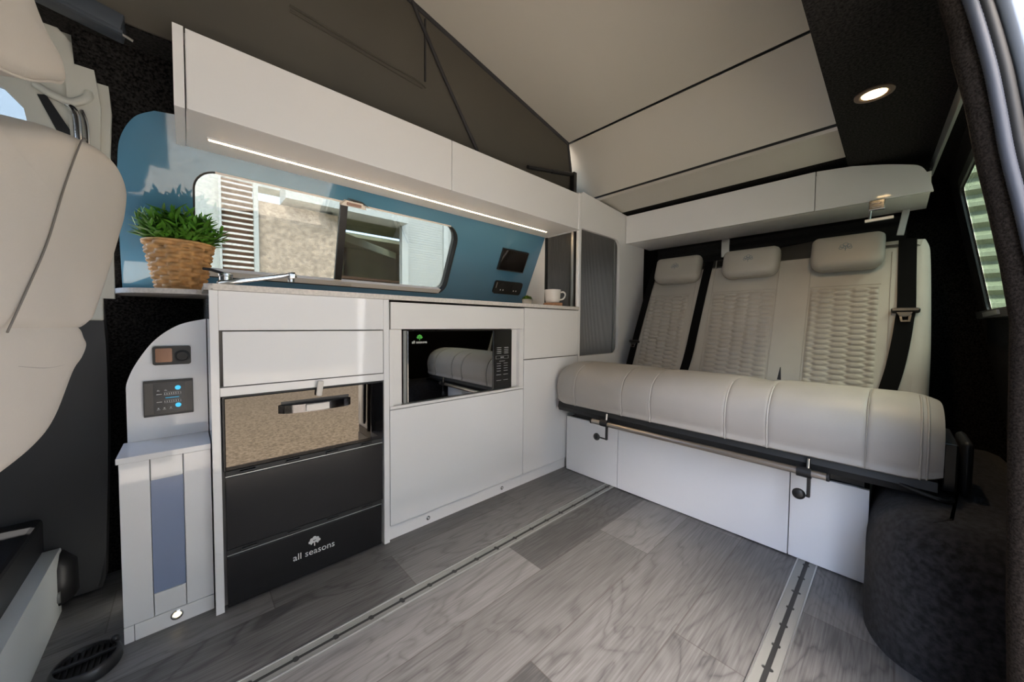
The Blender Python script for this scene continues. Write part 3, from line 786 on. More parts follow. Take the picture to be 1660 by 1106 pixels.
mb = MB(); mb.box(1.6360, 1.654, FY+.018, 1.50, 1.3335, 1.520); mb.build('side_band', WHITE2, t)
mb = MB(); mb.box(1.6300, 1.645, 1.262, 1.278, WT1+.0004, 1.3335, .002); mb.build('post', ALU, t)
mb = MB(); mb.box(1.6290, 1.652, FY-.001, 1.243, WT1+.0004, 1.3335, .006, 3); mb.build('corner_post', WHITE, t, 50)
mb = MB(); mb.box(1.619, 1.652, FY-.004, 1.243, 1.3335, 1.540, .008, 3); mb.build('corner_cap', WHITE2, t, 50)

# ------------------------------------------------------------------ rear overhead locker
t = thing('rear_locker', 'white overhead locker across the rear above the bench', 'locker', (2.13, .6, 1.335))
RX = 2.13
mb = MB(); mb.plate([(.272, 1.332), (1.219, 1.334), (1.219, 1.512), (.272, 1.509)], YZ(RX+.018), 0., .018); mb.build('door', WHITE, t)
out = [(.2685, 1.331), (.2685, 1.5085)]+spline([(.154, 1.496), (.061, 1.474), (-.008, 1.452), (-.040, 1.438), (-.058, 1.415), (-.071, 1.377), (-.082, 1.330)], 5)
mb = MB(); mb.plate(out[::-1], YZ(RX+.018), 0., .018); mb.build('door', WHITE, t)
mb = MB(); mb.box(RX+.018, 2.46, -.075, .15, 1.337, 1.412, 0); mb.box(RX+.018, 2.46, .15, 1.219, 1.337, 1.494); mb.build('body', WHITE2, t)

t = thing('locker_catch', 'clear swivel catch hanging under the rear locker', 'catch', (2.12, .08, 1.3))
mb = MB(); mb.box(2.112, 2.130, .046, .094, 1.288, 1.328, .003); mb.box(2.108, 2.114, .056, .086, 1.296, 1.303, .001); mb.box(2.108, 2.114, .056, .086, 1.312, 1.320, .001); mb.build('block', CHROME, t)
mb = MB(); mb.tube([(2.12, .088, 1.294), (2.12, .090, 1.250)], .005, 8); mb.build('stem', CHROME, t, 60)
mb = MB(); mb.obox((2.12, .062, 1.248), (1, 0, 0), (0, 1, -.03), (0, .03, 1), .007, .042, .006, .001); mb.build('lever', ALU, t)

# blind and stanchions behind the bench
t = thing('rear_blind', 'black pleated blind behind the bench under the rear locker', 'blind', (2.52, .5, 1.0))
mb = MB()
npl = 16
def bl(i, j): return (2.53+(.008 if j % 2 else -.008), -.02+i*(1.19+.02), 1.02+j*.36/(npl))
mb.grid(2, npl+1, bl); mb.build('fabric', BLIND, t)
mb = MB(); mb.box(2.51, 2.55, -.03, 1.20, 1.375, 1.40); mb.build('headrail', BLACK, t)
t = thing('support_strap', 'short grey upright behind the bench near the middle headrest', 'strap', (2.48, .75, 1.2), 'grey uprights behind the bench')
mb = MB(); mb.obox((2.478, .735, 1.285), (1, 0, 0), (0, 1, 0), (0, 0, 1), .004, .022, .055, .002); mb.build('strip', ALU, t)
t = thing('support_strap', 'leaning grey upright behind the bench by the rightmost belt', 'strap', (2.4, 0, 1.2), 'grey uprights behind the bench')
mb = MB(); mb.obox((2.42, -.008, 1.285), (1, 0, 0), (0, 1, .14), (0, -.14, 1), .004, .012, .062, .002); mb.build('strip', ALU, t)

# downlight
t = thing('downlight', 'round lit downlight in the black carpet ceiling', 'light', (1.525, .065, 1.5))
mb = MB(); mb.lathe([(.044, .0), (.044, -.004), (.036, -.007), (.028, -.004), (.027, .0)], (1.525, .067, 1.500), 40, cap1=False); mb.build('ring', mat('brown_bezel', (.20, .15, .12), .3, .6), t, 60)
mb = MB(); mb.lathe([(.0275, -.003), (.015, -.004), (.0, -.004)], (1.525, .067, 1.500), 32, cap0=True, cap1=False); mb.build('lens', LAMPW, t)

# ================================================================== BENCH
t = thing('rear_bench', 'three-seat cream leather bench with quilted backrest at the rear', 'bench', (1.8, .55, 0))
Y0, Y1 = -.096, 1.190
prof = spline([(1.435, .392), (1.412, .420), (1.403, .470), (1.410, .520), (1.436, .562), (1.490, .592), (1.580, .603), (1.75, .588), (1.92, .562), (2.02, .548), (2.06, .52), (2.05, .42), (1.95, .390), (1.7, .388)], 5, closed=True)
ctr = Vector((1.70, .49))
seams = [1.070, .814, .682, .403, .278, .046]
ys = [Y0]
stops = sorted(set([Y0+.004, Y0+.012, Y0+.025, Y0+.045, Y0+.07, Y0+.10]+[s+dl for s in seams for dl in (-.02, -.008, -.003, 0, .003, .008, .02)]+[Y1-.004, Y1-.012, Y1-.025, Y1-.045, Y1-.07]+[Y0+k*(Y1-Y0)/40 for k in range(1, 40)]))
ys = [Y0]+[y for y in stops if Y0 < y < Y1]+[Y1]
mb = MB()
def seat_pt(i, j):
    y = ys[i]; x, z = prof[j % len(prof)]
    e = min(y-Y0, Y1-y); 
    s_ = 1.-.16*max(0, 1-e/.07)**2.2
    v = Vector((x, z))-ctr
    px = ctr.x+v.x*(1-(1-s_)*.35); pz = ctr.y+v.y*s_
    g = max([math.exp(-((y-q)/.0035)**2) for q in seams])
    if z > .40 and x < 1.75: px += .005*g*(1 if x < 1.5 else 0); pz -= .004*g*(1 if z > .55 else 0)
    if z > .53 and x > 1.45:
        for a, b in ((.682, .814), (.278, .403)):
            m = (a+b)/2
            pz -= .014*math.exp(-((y-m)/.045)**2)*min(1, (x-1.45)/.15)
    return (px, y, pz)
mb.grid(len(ys), len(prof)+1, seat_pt)
bmesh.ops.remove_doubles(mb.bm, verts=mb.bm.verts, dist=1e-6)
for yy in (Y0, Y1):
    ed = [e for e in mb.bm.edges if len(e.link_faces) == 1 and abs(e.verts[0].co.y-yy) < 1e-5]
    if ed: bmesh.ops.contextual_create(mb.bm, geom=ed)
cu = mb.build('seat_cushion', BENCHL, t, 60)
def seat_line(y, lo=.40, hi=1.60, off=.0015):
    pts = []
    for j, (x, z) in enumerate(prof):
        if x < hi and z > lo and (x < 1.45 or z > .5):
            v = Vector((x, z))-ctr; v = v*(1+off/v.length)
            pts.append((ctr.x+v.x, y, ctr.y+v.y))
    return pts
for y in (1.070, .814, .682, .403, .278):
    mb = MB(); p = seat_line(y, .395, 1.50, -.001); mb.tube(p, .0026, 6); mb.build('piping', SEAM, cu, 80)
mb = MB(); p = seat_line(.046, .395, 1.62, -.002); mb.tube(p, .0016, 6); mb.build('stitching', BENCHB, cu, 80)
for yo in (Y0+.028, Y0+.040):
    mb = MB(); p = []
    for j, (x, z) in enumerate(prof):
        if x < 1.60 and (x < 1.45 or z > .5):
            e = yo-Y0; s_ = 1.-.16*max(0, 1-e/.07)**2.2; v = Vector((x, z))-ctr
            p.append((ctr.x+v.x*(1-(1-s_)*.35)-.001, yo, ctr.y+v.y*s_+.001))
    mb.tube(p, .0026, 6); mb.build('piping', BENCHL, cu, 80)
# black base frame, bar, brackets
mb = MB(); mb.plate([(1.432, .352), (1.424, .372), (1.430, .396), (1.46, .402), (2.03, .400), (2.03, .350)], lambda u, v, w: (u, w, v), -.088, 1.186)
mb.build('base_tray', BLACKM, t)
mb = MB(); mb.box(1.548, 2.02, .05, 1.17, .300, .352); mb.build('under_frame', BLACKM, t)
bar = MB().tube([(1.405, .122, .3485), (1.405, .963, .3445)], .0115, 16); bo = bar.build('bed_bar', STEEL, t, 60)
for y in (.122, .963):
    mb = MB(); mb.tube([(1.405, y-.003 if y < .5 else y+.003, .3485 if y < .5 else .3445), (1.405, y+.004 if y < .5 else y-.004, .3485 if y < .5 else .3445)], .0125, 16); mb.build('end_cap', BLACK, bo, 60)
for y in (.178, .893):
    br = MB().tube([(1.405, y-.018, .348), (1.405, y+.018, .348)], .0165, 14).build('bracket', BLACK, t, 50)
    yk = y+.010 if y < .5 else y+.035
    mb = MB(); mb.obox((1.405, y-.012, .308), (1, 0, 0), (0, 1, 0), (0, 0, 1), .006, .0045, .036, .002); mb.build('arm', BLACK, br)
    mb = MB(); mb.tube([(1.405, y-.012, .275), (1.400, yk-.006, .277)], .0035, 8); mb.build('arm', BLACK, br, 60)
    mb = MB(); mb.lathe([(.004, 0), (.013, -.002), (.017, -.008), (.016, -.013), (.009, -.016), (.003, -.017)], (1.405, yk, .278), 20, 'x'); mb.build('knob', BLACK, br, 60)
    mb = MB(); mb.tube([(1.405, y-.010, .362), (1.408, y-.010, .392)], .005, 10); mb.build('bolt', CHROME, br, 60)
# right-hand mechanism
mb = MB(); mb.box(1.50, 1.66, -.150, -.128, .352, .500, .012, 3); mk = mb.build('recliner_cover', BLACKM, t, 40)
mb = MB(); mb.box(1.49, 1.72, -.124, -.098, .360, .490, .004); mb.build('hinge_plate', BLACK, mk)
for (x, z, r) in ((1.50, .455, .006), (1.505, .410, .012), (1.505, .372, .005)):
    mb = MB(); mb.lathe([(r, 0), (r, -.006), (r*.6, -.009)], (x, -.111, z), 14, 'x'); mb.build('bolt', CHROME, mk, 50)
mb = MB(); mb.tube(spline([(1.43, -.02, .372), (1.415, -.07, .362), (1.42, -.105, .355), (1.46, -.115, .352)], 5), .006, 8); mb.build('release_handle', BLACK, t, 60)

# backrest
BX0, BZ0, BX1, BZ1 = 2.000, .500, 2.250, 1.196
BL = math.hypot(BX1-BX0, BZ1-BZ0); bd = Vector((BX1-BX0, 0, BZ1-BZ0))/BL; bn = Vector((-(BZ1-BZ0), 0, BX1-BX0))/BL
def BK(y, v, w): # v metres up the slope, w out of the front
    p = Vector((BX0, y, BZ0))+bd*v+bn*w
    return (p.x, p.y, p.z)
BY0, BY1 = -.092, 1.150
top = spline([(BY0, .0), (BY0-.003, .25), (BY0+.003, .60), (BY0+.012, .705), (BY0+.04, .724), (.05, .728), (.27, .722), (.275, .716), (.33, .716), (.43, .716), (.60, .720), (.80, .716), (1.0, .712), (1.06, .705), (1.090, .680), (1.115, .50), (1.14, .25), (1.158, .0)], 6)
mb = MB(); mb.pillow(top, BK, .13, [(0., -.040), (.004, -.020), (.012, -.008), (.026, -.001), (.045, .003)])
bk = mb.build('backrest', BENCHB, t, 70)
def hexgroove(u, v, P=.0555, H=.0245):
    s_ = .866*H/P
    best = []
    for (ou, ov) in ((0., 0.), (P, H/2)):
        i = round((u-ou)/(2*P)); j = round((v-ov)/H)
        for di in (-1, 0, 1):
            for dj in (-1, 0, 1):
                du = (u-ou-(i+di)*2*P)*s_; dv = v-ov-(j+dj)*H
                best.append(math.hypot(du, dv))
    best.sort()
    d = (best[1]-best[0])/H
    q = min(1., d/.55)
    return q*q*(3-2*q)
for (ya, yb, va, vb) in ((.050, .280, .015, .508), (.412, .700, .015, .510), (.825, 1.065, .015, .508)):
    nu, nv = 70, 150
    mb = MB()
    W = yb-ya
    def qp(i, j):
        u = i/(nu-1); v = j/(nv-1)
        taper = 1.0
        y = ya+W*u; vv = va+(vb-va)*v
        e = min(u*W, (1-u)*W, (1-v)*(vb-va)); k = min(1., e/.012)
        h = .0035+.0065*hexgroove(y, vv)*k
        if e < 1e-6: h = -.004
        return BK(y, vv, h)
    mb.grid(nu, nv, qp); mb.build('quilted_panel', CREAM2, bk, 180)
# long seams between the three seats
for ya, v1 in ((.020, .66), (.284, .71), (.408, .71), (.706, .715), (.800, .71), (1.075, .70)):
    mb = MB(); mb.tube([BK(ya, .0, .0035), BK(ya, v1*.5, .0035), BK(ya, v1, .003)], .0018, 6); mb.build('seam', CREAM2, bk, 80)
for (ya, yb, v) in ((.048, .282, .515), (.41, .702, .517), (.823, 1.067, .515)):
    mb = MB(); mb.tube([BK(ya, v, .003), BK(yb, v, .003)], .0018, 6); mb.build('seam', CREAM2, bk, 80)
# slit for the buckle
mb = MB(); mb.plate([(.351, .055), (.366, .055), (.360, .115), (.357, .115)], BK, .0025, .0045); mb.build('buckle_slit', BLACK, bk)
# headrests
for (ya, yb, za, zb) in ((.046, .278, 1.066, 1.196), (.409, .652, 1.068, 1.190), (.778, 1.030, 1.066, 1.196)):
    va = (za+.0-BZ0)/bd.z-.02; vb = (zb-BZ0)/bd.z-.005
    W = yb-ya
    out = rrect(ya, yb, va, vb, (.045, .045, .022, .022), 8)
    mb = MB()
    mb.pillow(out, BK, -.010, [(-.002, .012), (-.005, .034), (-.004, .052), (.001, .064), (.008, .072), (.018, .078), (.032, .081), (.055, .083)], .11)
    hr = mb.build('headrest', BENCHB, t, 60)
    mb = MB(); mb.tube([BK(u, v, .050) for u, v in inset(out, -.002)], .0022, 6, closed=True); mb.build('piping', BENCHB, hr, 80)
    mb = MB(); mp = (lambda c, v0: (lambda u, v, w: BK(c+u, v0+v, .0825+w)))(ya+W*.5, va+(vb-va)*.45)
    # embroidered tree: open rings and a trunk
    for (du, dv, r) in ((0, .026, .0085), (-.011, .020, .007), (.011, .020, .007), (-.015, .011, .006), (.015, .011, .006), (0, .014, .007)):
        mb.tube([mp(-du-r*math.cos(a), dv+r*math.sin(a), .0003) for a in [2*PI*k/14 for k in range(14)]], .0013, 5, closed=True)
    mb.tube([mp(0, -.004, .0003), mp(0, .016, .0003)], .0015, 5)
    mb.build('embroidery', PALEM, hr)
# belts (fixed to the bench)
def belt(path, w, name='seat_belt', parent=None):
    """path [(y, v, height)] ribbon lying on the backrest"""
    P = spline([(y, v, h) for y, v, h in path], 8)
    mb = MB()
    def f(i, j):
        y, v, h = P[i]
        return BK(y+(j-.5)*w, v, h)
    mb.grid(len(P), 2, f)
    bmesh.ops.solidify(mb.bm, geom=mb.bm.faces[:], thickness=.0016)
    return mb.build(name, BELT, parent or t, 60)
b3 = belt([(-.022, .715, .006), (-.024, .55, .008), (-.026, .40, .012), (-.022, .34, .016), (-.016, .26, .016), (-.002, .14, .014), (.020, .02, .010)], .052)
b2 = belt([(.742, .712, .006), (.752, .55, .008), (.762, .35, .009), (.772, .15, .009), (.788, .02, .009)], .046)
b1 = belt([(1.062, .700, .006), (1.078, .55, .008), (1.092, .35, .010), (1.102, .20, .010), (1.112, .02, .009)], .042)
for (bp, yc, v, s_) in ((b3, -.024, .385, 1.), (b1, 1.103, .205, .8)):
    mb = MB(); mb.pillow(rrect(yc-.040*s_, yc+.040*s_, v-.008*s_, v+.010*s_, .008*s_, 4), BK, -.008, [(0, .022), (.004, .028)]); bq = mb.build('buckle_stop', BLACK, bp, 50)
    mb = MB(); mb.plate([(yc-.020*s_, v-.010*s_), (yc+.024*s_, v-.010*s_), (yc+.016*s_, v-.026*s_), (yc-.012*s_, v-.026*s_)], BK, .020, .026); mb.build('tongue_grip', BLACK, bq)
    mb = MB()
    o_ = [(yc-.017*s_, v-.020*s_), (yc+.017*s_, v-.020*s_), (yc+.012*s_, v-.050*s_), (yc-.014*s_, v-.050*s_)]
    i_ = [(yc-.009*s_, v-.028*s_), (yc+.009*s_, v-.028*s_), (yc+.007*s_, v-.043*s_), (yc-.008*s_, v-.043*s_)]
    mb.plate(o_, BK, .021, .0235, [i_]); mb.build('tongue', CHROME, bq)

# white boards under the bench
for (a, b, lab) in ((.8975, 1.2110, 'white board under the bench, narrow one against the kitchen unit'), (.2320, .8945, 'white board under the bench, the long middle one'), (.0370, .2290, 'white board under the bench, short one beside the wheel arch')):
    mb = MB(); mb.box(1.530, 1.546, a, b, .004, .298, .001)
    o = mb.build('bench_board', WHITE, None); tag(o, lab, 'board', 'white boards under the bench')
mb = MB(); mb.box(1.548, 2.02, .05, 1.20, .0, .296); o = mb.build('bench_box', BLACKM, None); tag(o, 'dark storage box behind the white boards under the bench', 'storage box')

# wheel arch
mb = MB()
base = spline([(2.3, .040), (1.60, .040), (1.40, .036), (1.31, .024), (1.24, -.012), (1.205, -.075), (1.20, -.16), (1.20, -.33)], 6)
base = base+[(2.3, -.33)]
lv = [(0, 0), (0, .18), (.006, .235), (.022, .283), (.048, .316), (.085, .336), (.13, .345)]
rings = []
for d, z in lv:
    pts = inset(base, d)
    rings.append([mb.bm.verts.new((x, y, z)) for x, y in pts])
n = len(base)
for A, B in zip(rings, rings[1:]):
    for k in range(n): mb.bm.faces.new((A[k], A[(k+1) % n], B[(k+1) % n], B[k]))
mb.bm.faces.new(rings[-1])
o = mb.build('wheel_arch', CARPET2, None, 80); tag(o, 'charcoal carpeted wheel arch at the right end of the bench', 'wheel arch')

# ================================================================== SMALL ITEMS
# basket plant
bx, by, bz = -.013, 1.502, .8932
t = thing('basket_plant', 'bushy green plant in a honey wicker basket on the corner shelf', 'plant', (bx, by, bz))
H = .146
mb = MB()
nst = 16; NU = nst*8; NV = 66
def bas(i, j):
    a = 2*PI*i/NU; v = j/(NV-1)
    r = .055+.026*v**.9
    stake = i/8.
    row = v*11
    sgn = 1 if int(row) % 2 == 0 else -1
    w = math.sin(PI*stake)*sgn*.0046*abs(math.sin(PI*v*11))**.5
    w = w*2. if w < 0 else w
    w += -.0034*(1-abs(math.sin(PI*v*11))**.4)
    sq = 1+.06*math.cos(4*a)*0
    return (bx+(r+w)*math.cos(a)*sq, by+(r+w)*math.sin(a)*sq, bz+.004+v*(H-.008))
mb.grid(NU, NV, bas, close_u=True); bk_ = mb.build('basket', WICKER, t, 180)
mb = MB(); mb.tube([(bx+.081*math.cos(a), by+.081*math.sin(a), bz+H-.003) for a in [2*PI*k/40 for k in range(40)]], .004, 8, closed=True); mb.build('rim', WICKER, bk_, 80)
mb = MB(); mb.lathe([(.0, 0), (.057, 0), (.058, .006)], (bx, by, bz), 32, cap0=False, cap1=True); mb.build('base', WICKER, bk_)
mb = MB(); mb.lathe([(.074, 0), (.04, .008), (.0, .01)], (bx, by, bz+H-.022), 24, cap1=False); mb.build('soil', SOIL, t)
def leaf(mb, p, d, L, w, bend):
    d = Vector(d).normalized(); side = d.cross(Vector((0, 0, 1)))
    if side.length < .1: side = Vector((1, 0, 0))
    side.normalize(); up = side.cross(d)
    prev = None
    for k in range(6):
        s_ = k/5
        c = Vector(p)+d*L*s_+up*(-bend*L*s_*s_)
        ww = w*math.sin(PI*min(1., .12+.88*s_))**.8 if s_ < 1 else .0002
        V = [mb.bm.verts.new(c-side*ww), mb.bm.verts.new(c+up*ww*.5*-1), mb.bm.verts.new(c+side*ww)]
        if prev:
            mb.bm.faces.new((prev[0], prev[1], V[1], V[0])); mb.bm.faces.new((prev[1], prev[2], V[2], V[1]))
        prev = V
mb = MB(); sm = MB()
def clampy(y, z): return min(y, splash_y(max(z, .95))-.02)
for k in range(115):
    a = random.uniform(0, 2*PI); r0 = .066*math.sqrt(random.random())
    p0 = Vector((bx+r0*math.cos(a), by+r0*math.sin(a), bz+H-.014))
    spread = r0/.066
    hh = random.uniform(.05, .115)*(1.05-.35*spread)
    p1 = p0+Vector((math.cos(a)*spread*random.uniform(.015, .045), math.sin(a)*spread*random.uniform(.015, .045), hh))
    p1.y = clampy(p1.y, p1.z)-.006
    sm.tube([p0, (p0+p1)/2+Vector((0, 0, .006)), p1], [.0014, .0012, .0008], 5)
    for q in range(random.randint(8, 11)):
        s_ = .25+.75*q/9.; s_ = min(s_, 1.)
        c = p0.lerp(p1, s_); aa = q*2.4+a
        out_ = Vector((math.cos(aa), math.sin(aa), random.uniform(.35, 1.1)))
        L = random.uniform(.030, .055)
        e = c+out_.normalized()*L
        if e.y > splash_y(e.z)-.01 or (e.x < -.12): continue
        leaf(mb, c, out_, L, random.uniform(.0042, .0064), random.uniform(.05, .35))
    leaf(mb, p1, (random.uniform(-.3, .3), random.uniform(-.3, .2), 1), .026, .004, .1)
mb.build('foliage', LEAF, t, 180, recalc=False)
sm.build('stems', LEAF, t, 180)

# little pot
t = thing('small_pot_plant', 'tiny clipped green plant in a white pot below the socket panel', 'plant', (1.545, 1.545, .9))
mb = MB(); mb.lathe([(.024, 0), (.0265, .003), (.031, .050), (.031, .053), (.028, .053), (.027, .044)], (1.545, 1.545, .9002), 28, cap1=True); mb.build('pot', CERAM, t, 50)
mb = MB()
for k in range(420):
    a = random.uniform(0, 2*PI); ph = random.uniform(0, PI*.55)
    d = Vector((math.sin(ph)*math.cos(a), math.sin(ph)*math.sin(a), math.cos(ph)))
    c = Vector((1.545, 1.545, .950))+Vector((d.x*.026, d.y*.026, d.z*.018))
    leaf(mb, c, d, random.uniform(.006, .012), .0018, .2)
mb.build('foliage', MOSS, t, 180, recalc=False)
mb = MB(); mb.lathe([(.029, -.004), (.029, .002), (.024, .012), (.012, .018), (.0, .019)], (1.545, 1.545, .950), 20, cap1=False); mb.build('moss_core', MOSS, t, 80)

# mug and coaster
mx, my_ = 1.475, 1.278
t = thing('coaster', 'square brown wooden coaster under the white mug', 'coaster', (mx, my_, .9))
mb = MB(); mb.obox((mx, my_, .9085), (.737, -.676, 0), (.676, .737, 0), (0, 0, 1), .048, .048, .0082, .002); mb.build('slab', OAK, t)
t = thing('mug', 'white mug standing on the wooden coaster', 'mug', (mx, my_, .9168))
z = .9169
mb = MB(); mb.lathe([(.034, 0), (.037, .003), (.041, .02), (.045, .068), (.0455, .072), (.043, .072), (.042, .066), (.036, .008), (.0, .006)], (mx, my_, z), 36, cap1=False); mb.build('cup', CERAM, t, 60)
hd = Vector((.80, -.60, 0)).normalized(); o_ = Vector((mx, my_, z))
mb = MB(); mb.tube([o_+hd*q+Vector((0, 0, h)) for q, h in spline([(.041, .058), (.058, .062), (.070, .052), (.068, .036), (.056, .022), (.038, .018)], 5)], .0045, 10); mb.build('handle', CERAM, t, 80)

# ================================================================== CAB END (left)
UA = Vector((.184, .983, 0)).normalized(); NA = Vector((UA.y, -UA.x, 0))
def SE(u, v, w):
    p = Vector((-.122, .9, 0))+UA*u+NA*w
    return (p.x, p.y, v)
t = thing('driver_seat', 'cream leather driver seat seen from behind at the left edge', 'car seat', (-.2, .8, 0))
out = spline([(-.42, .70), (-.43, .90), (-.38, 1.02), (-.28, 1.045), (-.188, 1.036), (-.054, 1.085), (.043, 1.109), (.117, 1.120), (.172, 1.116), (.208, 1.098), (.222, 1.070), (.206, 1.02), (.179, .978), (.112, .882), (.060, .815), (.020, .784), (-.10, .776), (-.26, .77)], 6, closed=True)
mb = MB(); mb.pillow(out, SE, .15, [(-.004, -.09), (-.004, -.055), (.0, -.028), (.008, -.012), (.02, -.004), (.04, .0), (.08, .002)], .25)
sb_ = mb.build('backrest', CREAM, t, 60)
mb = MB(); mb.tube(spline([SE(.020, 1.100, .0), SE(-.009, 1.085, .004), (SE(-.062, 1.0, .004)), SE(-.112, .908, .004), SE(-.160, .84, .004), SE(-.199, .785, .003)], 6), .0012, 6); mb.build('seam', mat('seam_shadow_thread', (.16, .145, .13), .7), sb_, 80)
out = spline([(-.42, .66), (-.42, .80), (-.26, .81), (-.10, .81), (.01, .798), (.036, .776), (.044, .762), (.027, .742), (-.007, .719), (-.068, .652), (-.125, .623), (-.216, .605), (-.34, .59)], 6, closed=True)
mb = MB(); mb.pillow(out, SE, .16, [(-.003, -.10), (-.003, -.06), (.0, -.035), (.008, -.018), (.02, -.010), (.04, -.006), (.08, -.004)], .2)
lb = mb.build('lower_back', CREAM, t, 60)
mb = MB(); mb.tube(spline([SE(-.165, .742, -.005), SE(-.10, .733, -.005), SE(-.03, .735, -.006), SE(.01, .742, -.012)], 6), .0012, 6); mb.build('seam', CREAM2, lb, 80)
out = spline([(-.36, 1.12), (-.37, 1.25), (-.33, 1.33), (-.22, 1.35), (-.13, 1.33), (-.112, 1.25), (-.074, 1.208), (-.030, 1.190), (-.018, 1.176), (-.024, 1.163), (-.06, 1.145), (-.113, 1.118), (-.184, 1.098), (-.28, 1.09)], 6, closed=True)
mb = MB(); mb.pillow(out, SE, .10, [(-.003, -.06), (-.003, -.035), (0, -.014), (.008, -.004), (.022, .0), (.04, .002)], .14)
hr = mb.build('headrest', CREAM, t, 60)
mb = MB(); mb.tube([SE(u, v, -.010) for u, v in inset(out, .001)], .0022, 6, closed=True); mb.build('piping', CREAM, hr, 80)
mb = MB(); mb.tube([SE(-.20, 1.02, -.07), SE(-.20, 1.15, -.06)], .007, 8); mb.build('post', CHROME, t, 60)
mb = MB(); mb.tube([SE(-.33, 1.02, -.07), SE(-.33, 1.15, -.06)], .007, 8); mb.build('post', CHROME, t, 60)
mb = MB(); mb.box(-.75, -.30, .62, 1.16, .40, .56, .04, 3); mb.build('cushion', CREAM, t, 50)
mb = MB(); mb.box(-.72, -.32, .66, 1.14, .264, .40, .01); mb.build('slide_frame', BLACKM, t)
mb = MB()
mb.tube([SE(.0, .60, -.13), SE(-.30, .42, -.13)], .03, 10)
mb.build('tilt_bellows', BLACKM, t, 60)

# seat base box with light grey cover
t = thing('seat_base', 'light grey cover box under the driver seat at bottom left', 'seat base', (-.4, 1.2, 0))
out = rrect(1.02, 1.550, .0, .175, (.0, .0, .016, .0), 6)
out = [(1.0, .0), (1.527, .0)]+[(1.530, .15)]+[(1.548-.016+.016*math.cos(a), .158+.016*math.sin(a)) for a in [PI*.5*k/6 for k in range(7)]]+[(1.0, .174)]
mb = MB(); mb.plate(out, lambda u, v, w: (-.270-w, u, v), 0., .03); mb.build('cover', mat('pale_grey_cover', (.66, .69, .67), .32), t, 40)
mb = MB(); mb.box(-.70, -.302, .95, 1.53, .0, .16, .004); mb.build('box', BLACKM, t)
mb = MB(); mb.box(-.72, -.30, .90, 1.56, .16, .262, .01); mb.build('swivel_plate', BLACK, t)
mb = MB(); mb.lathe([(.055, 0), (.060, .01), (.058, .10), (.035, .13), (0, .135)], (-.30, 1.545, .03), 20, cap1=False); mb.build('jack_cover', BLACK, t, 50)
mb = MB(); mb.lathe([(.016, 0), (.016, .02)], (-.285, 1.50, .055), 16, 'x'); mb.build('bolt_cap', ALU2, t, 50)

# round floor vent
vx_, vy_ = -.185, 1.225
t = thing('floor_vent', 'round black heater outlet on the floor at bottom left', 'vent', (vx_, vy_, 0))
mb = MB(); mb.lathe([(.055, 0), (.057, .005), (.055, .024), (.051, .028), (.047, .028), (.045, .020)], (vx_, vy_, .0002), 40, cap1=False); mb.build('collar', BLACK, t, 50)
mb = MB(); mb.lathe([(.047, .0), (.047, .004)], (vx_, vy_, .006), 32); mb.build('throat', RUBBERB, t)
mb = MB()
for k in range(-4, 5):
    h = math.sqrt(max(.0001, .046**2-(k*.0098)**2))
    mb.obox((vx_+k*.0098, vy_, .021), (.8, 0, .6), (0, 1, 0), (-.6, 0, .8), .004, h, .0012)
mb.build('louvre', BLACK, t)
mb = MB(); mb.obox((vx_, vy_, .027), (1, 0, 0), (0, 1, 0), (0, 0, 1), .047, .004, .003, .001); mb.build('crossbar', BLACK, t)
mb = MB(); mb.box(vx_+.034, vx_+.048, vy_+.024, vy_+.040, .020, .036, .005); mb.build('tab', BLACK, t, 50)

# driver's door pillar trim
t = thing('pillar_trim', 'greige door pillar trim behind the driver headrest', 'trim', (-.2, 1.45, 1.2))
out = [(-.50, .86), (-.146, .86), (-.146, 1.249), (-.141, 1.36), (-.146, 1.46), (-.169, 1.555), (-.243, 1.575), (-.50, 1.62)]
win = [(-.47, 1.10), (-.285, 1.10), (-.279, 1.285), (-.283, 1.315), (-.312, 1.352), (-.47, 1.40)]
mb = MB(); mb.plate(out, XZ(1.468), 0., .018, [win]); mb.build('upper_panel', GREIGE, t)
mb = MB(); mb.plate(inset(win, -.006), XZ(1.470), 0., .001); mb.build('window_pane', CABG, t)
mb = MB(); mb.plate([(-.205, 1.12), (-.165, 1.12), (-.158, 1.36), (-.168, 1.46), (-.243, 1.55), (-.26, 1.55), (-.215, 1.40)], XZ(1.450), 0., .012); mb.build('ridge', GREIGE, t)
mb = MB(); mb.plate([(-.262, 1.355), (-.248, 1.36), (-.196, 1.255), (-.196, 1.20), (-.205, 1.20)], XZ(1.450), .0, .003); mb.build('belt_slot', BLACK, t)
mb = MB(); mb.tube(spline([(-.212, 1.436, 1.345), (-.200, 1.425, 1.330), (-.196, 1.425, 1.29), (-.196, 1.43, 1.20)], 6), .0075, 10); mb.tube(spline([(-.190, 1.436, 1.34), (-.182, 1.43, 1.30), (-.181, 1.43, 1.20)], 6), .004, 8); mb.build('belt_anchor', CHROME, t, 60)
mb = MB(); mb.tube(spline([(-.262, 1.440, 1.375), (-.235, 1.432, 1.357), (-.205, 1.432, 1.352), (-.180, 1.436, 1.375), (-.178, 1.442, 1.392)], 6), .009, 10); mb.build('grab_moulding', GREIGE, t, 60)
mb = MB(); mb.tube([(-.19, 1.448, 1.25), (-.188, 1.448, 1.20)], .004, 8); mb.build('clip', CHROME, t)
t = thing('lower_pillar_trim', 'dark grey lower door pillar trim left of the low end cabinet', 'trim', (-.25, 1.58, 0))
out = [(-.60, .012), (-.200, .012)]+spline([(-.192, .04), (-.178, .45), (-.176, .73), (-.186, .90)], 4)+[(-.60, .90)]
